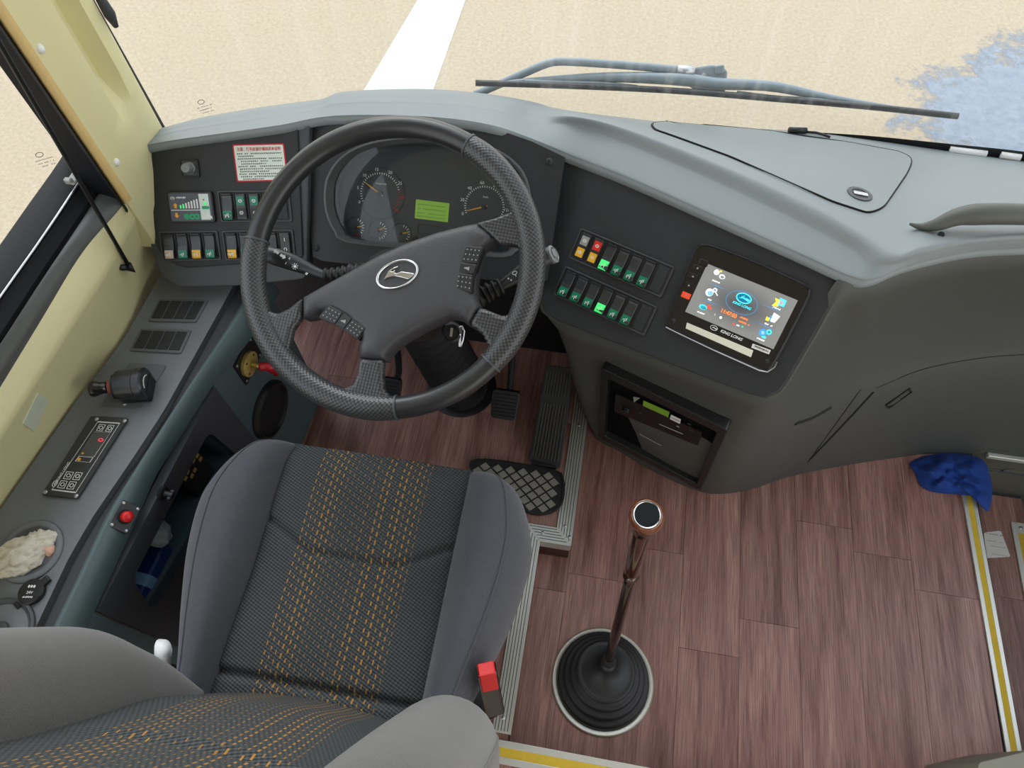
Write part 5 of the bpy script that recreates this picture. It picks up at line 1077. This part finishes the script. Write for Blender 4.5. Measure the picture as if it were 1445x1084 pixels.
mk('knob', tube([tb(.1), tb(.5), tb(.7), tb(.85), tb(.98), tb(1.06), tb(1.1)], [.0095, .0105, .013, .0145, .013, .009, .002], 20), m_gloss, hbk, smooth=True)
# climate control panel
f, qd = quadframe(FCt, ((131, 588.8), (182.7, 591.8), (111, 705.4), (61, 700))); ac = thing('climate_panel', tuple(f.o), 'black climate control panel with white outlined keys on the console', 'control panel')
mk('plate', prism(f, rnd([tuple(q) for q in qd], .003, 3), 0, .006), mat('ac_grey', lin(50, 52, 55), .4), ac, bevel=.0012)
fa_ = Frame(f.p(0, 0, .006), f.u, f.n); a4 = lambda x, y: fa_.px(55+x/8.338, 585+y/8.338)
def outline(pts, w_, nm='outline', m_=None, par=None):
    P = [np.array(a4(*p)) for p in pts]; c = sum(P)/len(P); return mk(nm, ring(fa_, [tuple(p) for p in P], [tuple(c+(p-c)*(1-w_/np.linalg.norm(p-c))) for p in P], 0, .0004), m_ or m_white, par or ac)
outline(((695, 80), (955, 100), (430, 925), (148, 890)), .0018)
for qk in (((715, 115), (790, 122), (745, 200), (675, 192)), ((820, 125), (892, 130), (850, 208), (780, 200)), ((330, 672), (415, 680), (368, 768), (285, 758)), ((440, 680), (520, 688), (472, 775), (392, 768)), ((262, 778), (340, 785), (298, 875), (216, 862)), ((370, 788), (450, 795), (405, 885), (322, 878))):
    k_ = mk('key', prism(fa_, [a4(*p) for p in qk], 0, .0006), m_black, ac); P = [np.array(a4(*p)) for p in qk]; c = sum(P)/4
    mk('key_print', join(ring(fa_, [tuple(p) for p in P], [tuple(c+(p-c)*.86) for p in P], .0006, .0009), ring(fa_, circ(c[0], c[1], .0035, 12), circ(c[0], c[1], .0024, 12), .0006, .0009)), m_white, k_)
dsp = mk('display', prism(fa_, [a4(*p) for p in ((655, 205), (840, 215), (645, 500), (470, 490))], 0, .0005), mat('ac_window', lin(78, 80, 78), .2), ac)
outline(((655, 203), (842, 213), (648, 502), (468, 490)), .0012); outline(((470, 492), (640, 508), (600, 565), (425, 550)), .001)
mk('yellow_lamp', prism(fa_, circ(*a4(475, 530), .0028, 12), 0, .0008), m_amber, ac); mk('amber_lamp', prism(fa_, circ(*a4(518, 458), .0018, 12), .0005, .001), m_amber, ac)
dg_ = mk('red_digits', join(ring(fa_, circ(*a4(730, 302), .0045, 8, .003), circ(*a4(730, 302), .0034, 8, .002), .0005, .001)), mat('red_led', lin(240, 60, 80), .4, emit=lin(240, 50, 70), es=.6), ac)
ua_ = math.atan2(a4(345, 585)[1]-a4(225, 770)[1], a4(345, 585)[0]-a4(225, 770)[0]); txt('KING LONG', fa_, *a4(285, 675), .0062, m_white, ac, ang=ua_, n=.0004, shear=.2); mk('badge', swoosh(fa_.at(0, 0), *a4(190, 812), .0058, ua_), m_white, ac)
for p in ((680, 55), (1010, 75), (75, 915), (440, 960)): screw(fa_, *a4(*p), .0035, ac)
# cup holder and rag
cup = thing('cup_holder', (cupc[0], cupc[1], ZC-.06), 'round cup holder in the console holding a rag', 'cup holder'); FCu = Frame((cupc[0], cupc[1], ZC), (1, 0, 0), (0, 0, 1))
mk('rim', lathe(FCu, [(cupr-.004, -.004), (cupr-.004, .002), (cupr, .004), (cupr+.006, .003), (cupr+.008, .0)], 44), m_cons, cup, smooth=True); mk('well', loft([[FCu.p(r_*math.cos(t), r_*math.sin(t), n_) for t in np.linspace(0, 2*math.pi, 40, endpoint=False)] for r_, n_ in ((cupr-.003, .001), (cupr-.006, -.06), (.002, -.062))], cu=True), m_lip, cup, smooth=True, auto=50)
rag = thing('cotton_glove', tuple(FCu.o), 'crumpled white cotton glove stuffed in the cup holder', 'glove')
for i, (x, y, zz, rx, ry_, rz, sd) in enumerate(((34, 782, .0, .038, .026, .022, 3), (60, 768, -.006, .026, .022, .02, 8), (10, 783, .006, .03, .014, .012, 5), (24, 803, .0, .028, .013, .014, 9))):
    p = Z(x, y, ZC+zz); mk('fold', blob(Frame(p, (1, .5, 0), (0, 0, 1)), rx, ry_, rz, sd, .34, 26, 40, 4.6), m_rag, rag, smooth=True)
p = Z(70, 775, ZC); mk('pink_tip', blob(Frame(p, (1, 1, 0), (0, 0, 1)), .008, .012, .008, 2), mat('pale_pink', lin(224, 178, 156), .9), rag, smooth=True)
sc_ = Z(44, 835, ZC+.006); fK = Frame((sc_[0], sc_[1], ZC), (.5, .85, 0), (0, 0, 1)); so = thing('power_socket', tuple(fK.o), 'black power socket cap beside the cup holder', 'socket')
mk('cap', lathe(fK, [(.001, 0), (.0185, 0), (.0185, .007), (.017, .0085), (.001, .0085)], 32), m_black, so, smooth=True, auto=35); mk('hinge', box(fK, .016, .028, -.006, .006, 0, .006), m_black, so, bevel=.0015); mk('pull_tab', box(fK, -.028, -.016, -.006, .006, 0, .005), m_black, so, bevel=.0015)
fK2 = Frame(fK.p(0, 0, .0086), (1, .15, 0), (0, 0, 1)); txt('24V', fK2, 0, -.002, .006, m_white, so, n=.0002); mk('print', join(marks(fK2, -.008, .008, -.0085, .0026, .003, m_white, 0, .8, 3), *[prism(fK2, circ(x, .007, .0016, 8, .0022), 0, .0003) for x in (-.004, 0, .004)]), m_white, so)
ld_c = Z(0, 893, ZC); fK = Frame((ld_c[0], ld_c[1], ZC), (1, 0, 0), (0, 0, 1)); rl = thing('round_tray', tuple(fK.o), 'round grey tray with raised rim behind the power socket on the console', 'tray')
mk('rim', lathe(fK, [(.04, 0), (.05, 0), (.0495, .005), (.046, .006), (.042, .002), (.04, .002)], 40), m_lip, rl, smooth=True, auto=40); mk('dish', lathe(fK, [(.001, 0), (.042, 0), (.04, .002), (.02, .0035), (.001, .0035)], 36), m_cons, rl, smooth=True, auto=40); mk('center_knob', lathe(fK, [(.001, 0), (.016, .002), (.015, .008), (.001, .009)], 24), m_lip, rl, smooth=True, auto=40)
TW = bvh(wl); tag(mk('tape_patch', patch(TW, [(53, 555), (68, 564), (48, 609), (32, 598)], .0012, .0005, 3), mat('pale_tape', lin(205, 212, 190), .6), wl), None)

# ================================================================== DRIVER SEAT
SX = -.317; seat = thing('driver_seat', (SX, .2, PZ), 'grey velour driver seat with orange-striped woven centre', 'seat')
HWP = .158; YF, YR = .446, .035
def zc_(v): return .575-.045*v              # v 0 front .. 1 rear
# cushion centre panel with stitched seams
nu, nv_ = 40, 90; rows, uv = [], []
for j in range(-8, nv_+1):
    row = []
    for i in range(nu+1):
        s = i/nu*2-1; v = max(j, 0)/nv_; y = YF+(YR-YF)*v; z = zc_(v)-.012*math.exp(-((v)/.05)**2)
        if j < 0: a = -j/8; y = YF+.018*math.sin(a*1.57); z = zc_(0)-.012-.09*a**1.5
        x = s*(HWP+.004*v)
        v_s = .43 if abs(s) < .45 else .43-.11*(abs(s)-.45)/.55      # curved cross seam
        if j >= 0:
            z += .010*math.exp(-((s)/.8)**4)*(1-.5*v)-.009*math.exp(-((v-v_s)/.012)**2)-.012*math.exp(-((v-.90)/.014)**2)+.006*math.cos((v-.2)*6.28*1.6)*.5
            z -= .006*(abs(s) > .93)*(abs(s)-.93)/.07
        row.append(A_(SX+x-.008*(v-.5), y, z)); uv.append((x, y if j >= 0 else y-.09*(-j/8)))
    rows.append(row)
mk('cushion_panel', loft(rows), m_fabric, seat, smooth=True, uv=uv)
def bolster(sd):
    secs = [(.458, .012, .50), (.454, .045, .545), (.44, .075, .585), (.415, .098, .605), (.37, .118, .616), (.32, .128, .616), (.24, .118, .606), (.15, .092, .592), (.07, .066, .575), (.0, .05, .56)]
    S = spl_i(np.array(secs), 40); rows = []
    for y, w_, zt in S:
        v = min(1, max(0, (YF-y)/(YF-YR))); xi = HWP-.006+.004*v; row = []; zb = .40
        for t in np.linspace(0, 1, 26):
            # inner foot -> crown -> outer side
            if t < .5:
                a = t/.5*math.pi/2; x = xi+w_*.42*(1-math.cos(a))**.9; z = (zc_(v)-.03)+(zt-(zc_(v)-.03))*math.sin(a)
            else:
                a = (t-.5)/.5; x = xi+w_*(.42+.58*math.sin(min(1, a*1.5)*math.pi/2)); z = zt-(zt-zb)*(a**2.2)-.004*math.sin(a*3.1)
                x -= max(0, a-.7)*.03
            row.append(A_(SX+sd*x-.008*(v-.5), y, z))
        rows.append(row)
    o = mk('bolster', loft(rows, caps=True), m_velour, seat, smooth=True, auto=70)
    mk('piping', tube([np.array(r_[15])+A_(0, 0, .0006) for r_ in rows[3:-1]], .0016, 6), m_velour, o, smooth=True)
for sd in (-1, 1): bolster(sd)
# backrest: centre panel and two wings, leaning back
BY = lambda z: .04-.20*(z-.55)
nu, nb = 30, 50; rows, uv = [], []
for j in range(nb+1):
    z = .535+.65*j/nb; row = []
    for i in range(nu+1):
        s = i/nu*2-1; x = s*(HWP+.002); y = BY(z)+.018*(1-s*s)*(1 if z < .9 else .6)-.0+.012*math.exp(-((z-.72)/.12)**2); row.append(A_(SX+x, y, z)); uv.append((x, z))
    rows.append(row)
mk('backrest_panel', loft(rows), m_fabric, seat, smooth=True, uv=uv)
def wing(sd):
    secs = [(.575, .015, .01), (.60, .055, .026), (.645, .095, .048), (.70, .122, .066), (.78, .142, .086), (.88, .145, .088), (1.0, .14, .085), (1.12, .125, .075), (1.19, .09, .05), (1.21, .03, .01)]
    S = spl_i(np.array(secs), 44); rows = []
    for z, w_, pr_ in S:
        row = []
        for t in np.linspace(0, 1, 26):
            if t < .5: a = t/.5*math.pi/2; x = HWP-.01+w_*.55*(1-math.cos(a)); y = BY(z)-.012+(pr_+.012)*math.sin(a)
            else: a = (t-.5)/.5; x = HWP-.01+w_*(.55+.45*math.sin(min(1, a*1.6)*math.pi/2)); y = BY(z)+pr_-(pr_+.09)*a**2
            row.append(A_(SX+sd*x, y, z))
        rows.append(row)
    o = mk('backrest_wing', loft(rows, caps=True), m_velour2, seat, smooth=True, auto=75)
    mk('piping', tube([np.array(r_[18])+A_(0, .0002, 0) for r_ in rows[4:-4]], .0012, 6), m_velour2, o, smooth=True)
for sd in (-1, 1): wing(sd)
mk('back_shell', loft([[A_(SX+s*.27, BY(z)-.10+.03*abs(s)**3, z) for s in np.linspace(-1, 1, 12)] for z in np.linspace(.5, 1.2, 10)]), m_black, seat, smooth=True)
mk('cushion_pan', box(Frame((SX, .22, .36), (1, 0, 0), (0, 0, 1)), -.24, .24, -.22, .22, 0, .13), m_blackm, seat, bevel=.03)
mk('suspension_base', box(Frame((SX, .2, PZ), (1, 0, 0), (0, 0, 1)), -.2, .2, -.18, .18, 0, .27), m_blackm, seat, bevel=.02)
# belt buckle and tongue
b0_, b1_ = Z(674, 1003, .50)+A_(.012, 0, 0), Z(692, 940, .585)+A_(.008, 0, 0); fB = Frame((b0_+b1_)/2, norm(A_(.9, .35, 0)), norm(np.cross(norm(A_(.9, .35, 0)), b1_-b0_))); hB = np.linalg.norm(b1_-b0_)/2
bk = thing('seat_belt_buckle', tuple(b0_-A_(0, 0, .06)), 'black seat belt buckle with red release button beside the seat', 'buckle')
mk('housing', box(fB, -.015, .015, -hB, hB, -.011, .011), m_gloss, bk, bevel=.004); mk('release_button', box(fB, -.012, .0125, hB-.034, hB+.004, -.008, .0145), m_red, bk, bevel=.002); mk('slot', box(fB, -.014, -.0125, hB-.01, hB+.002, -.008, .008), m_blackm, bk)
mk('stalk', tube([fB.p(0, -hB, 0), b0_-A_(.01, 0, .12)], .009, 8), m_blackm, bk)
w0, w1 = Z(231, 914, .56), Z(229, 946, .49); wt = thing('seat_belt_anchor', tuple(w1-A_(0, 0, .1)), 'white belt anchor cover between the seat and the console', 'belt anchor')
mk('cover', tube(spl([w0-A_(0, 0, .012), w0, w0*.5+w1*.5, w1], 14), [.006, .013, .0165, .0165, .0165, .0165, .016, .016, .016, .016, .016, .015, .015, .014], 16, flat=.7), m_white, wt, smooth=True)
mk('bracket', tube([w1+A_(0.004, 0, .01), w1-A_(0, 0, .12)], .013, 10), m_black, wt, smooth=True)

# ================================================================== LOOSE THINGS AND WIPER
cc = Z(1340, 676, .0); bcl = None
def cloth(out_px, zf, seed, mt, name, label):
    r = random.Random(seed); c = np.mean(out_px, 0); O = spl(out_px, 64, True); rows = []
    ph = [(r.uniform(-60, 60), r.uniform(-60, 60), r.uniform(0, 6.3)) for _ in range(8)]
    for s in np.linspace(1, .0, 22):
        row = []
        for p in O:
            q = c+(p-c)*s; g_ = Z(*q, 0); h = zf*(1-s**3)*(.55+.45*abs(sum(abs(math.sin(a*g_[0]+b*g_[1]+e))-.6 for a, b, e in ph))/1.2)
            row.append(Z(*q, h+.004))
        rows.append(row)
    o = mk(name, loft(rows, cu=True), mt, None, smooth=True); tag(o, label, 'cloth'); return o
cloth([(1284, 655), (1300, 645), (1330, 640), (1360, 641), (1388, 650), (1398, 676), (1400, 700), (1394, 722), (1384, 712), (1376, 702), (1352, 698), (1320, 695), (1300, 686), (1292, 668)], .045, 6, m_blue, 'floor_cloth', 'crumpled blue cloth lying by the door step under the dashboard')
FSt = Frame((0, 0, -.2), (1, 0, 0), (0, 0, 1)); pc = [FSt.px(*p) for p in ((1388, 752), (1412, 749), (1426, 786), (1392, 788))]
card = thing('paper_card', tuple(FSt.p(*np.mean(pc, 0))), 'small white printed card on the door step', 'card'); mk('card', prism(FSt, rnd(pc, .006, 4), .0, .0008), m_paper, card)
cp_ = np.mean(pc, 0); mk('print', join(*[marks(FSt, cp_[0]-.02+.006*(i > 1), cp_[0]+.026, cp_[1]+dy, .0035 if i == 0 else .002, .004, m_ink, .0009, .75, 70+i) for i, dy in enumerate((.028, .008, -.006, -.028))]), mat('pale_ink', lin(150, 152, 152), .8), card)
wh = lambda x, y, b=-.045: ws_hit(x, y, b)
wip = thing('windshield_wiper', tuple(wh(1000, 120)), 'long black wiper resting on the outside of the windshield', 'wiper'); m_wip = mat('wiper_grey', lin(112, 124, 130), .45)
B_ = [wh(x, y, -.02) for x, y in ((671, 117), (800, 121), (950, 128), (1100, 140), (1230, 151), (1352, 164))]
mk('rubber_blade', tube(spl(B_, 40), .0058, 8), m_black, wip, smooth=True)
mk('spine', tube(spl([wh(x, y, -.04) for x, y in ((700, 118), (760, 113), (860, 109), (960, 112), (1010, 118), (1090, 122), (1180, 140), (1300, 158))], 40), np.interp(np.linspace(0, 1, 40), [0, .2, .45, .7, 1], [.003, .008, .012, .009, .003]), 8), m_wip, wip, smooth=True)
mk('support', tube(spl([wh(x, y, -.03) for x, y in ((740, 115), (800, 117), (850, 118), (900, 123))], 12), .004, 8), m_wip, wip, smooth=True); mk('support', tube(spl([wh(x, y, -.03) for x, y in ((1040, 131), (1100, 138), (1150, 141), (1200, 149))], 12), .004, 8), m_wip, wip, smooth=True)
mk('arm', tube(spl([wh(x, y, -.055) for x, y in ((670, 134), (700, 121), (745, 101), (775, 89), (800, 87), (880, 92), (960, 99))], 30), .0078, 10), m_wip, wip, smooth=True)
mk('arm_ferrule', tube([wh(955, 98, -.055), wh(978, 102, -.055)], [.009, .012], 10), m_steel, wip, smooth=True)
hdv = [wh(x, y, -.06) for x, y in ((966, 97), (1006, 91), (1027, 98), (1023, 131), (985, 132), (964, 114))]; fw = Frame(sum(hdv)/6, hdv[1]-hdv[0], norm(CAM-sum(hdv)/6)); mk('head_block', prism(fw, rnd([((p-fw.o) @ fw.u, (p-fw.o) @ fw.v) for p in hdv], .006, 3), -.02, .008), m_wip, wip, bevel=.004)
mk('head_bolt', lathe(Frame(fw.p(-.002, .006, .008), fw.u, fw.n), [(.001, 0), (.006, 0), (.005, .003), (.001, .004)], 12), m_steel, wip, smooth=True, auto=40); mk('head_clip', box(fw, .018, .036, .004, .02, .0, .012), m_wip, wip, bevel=.003)
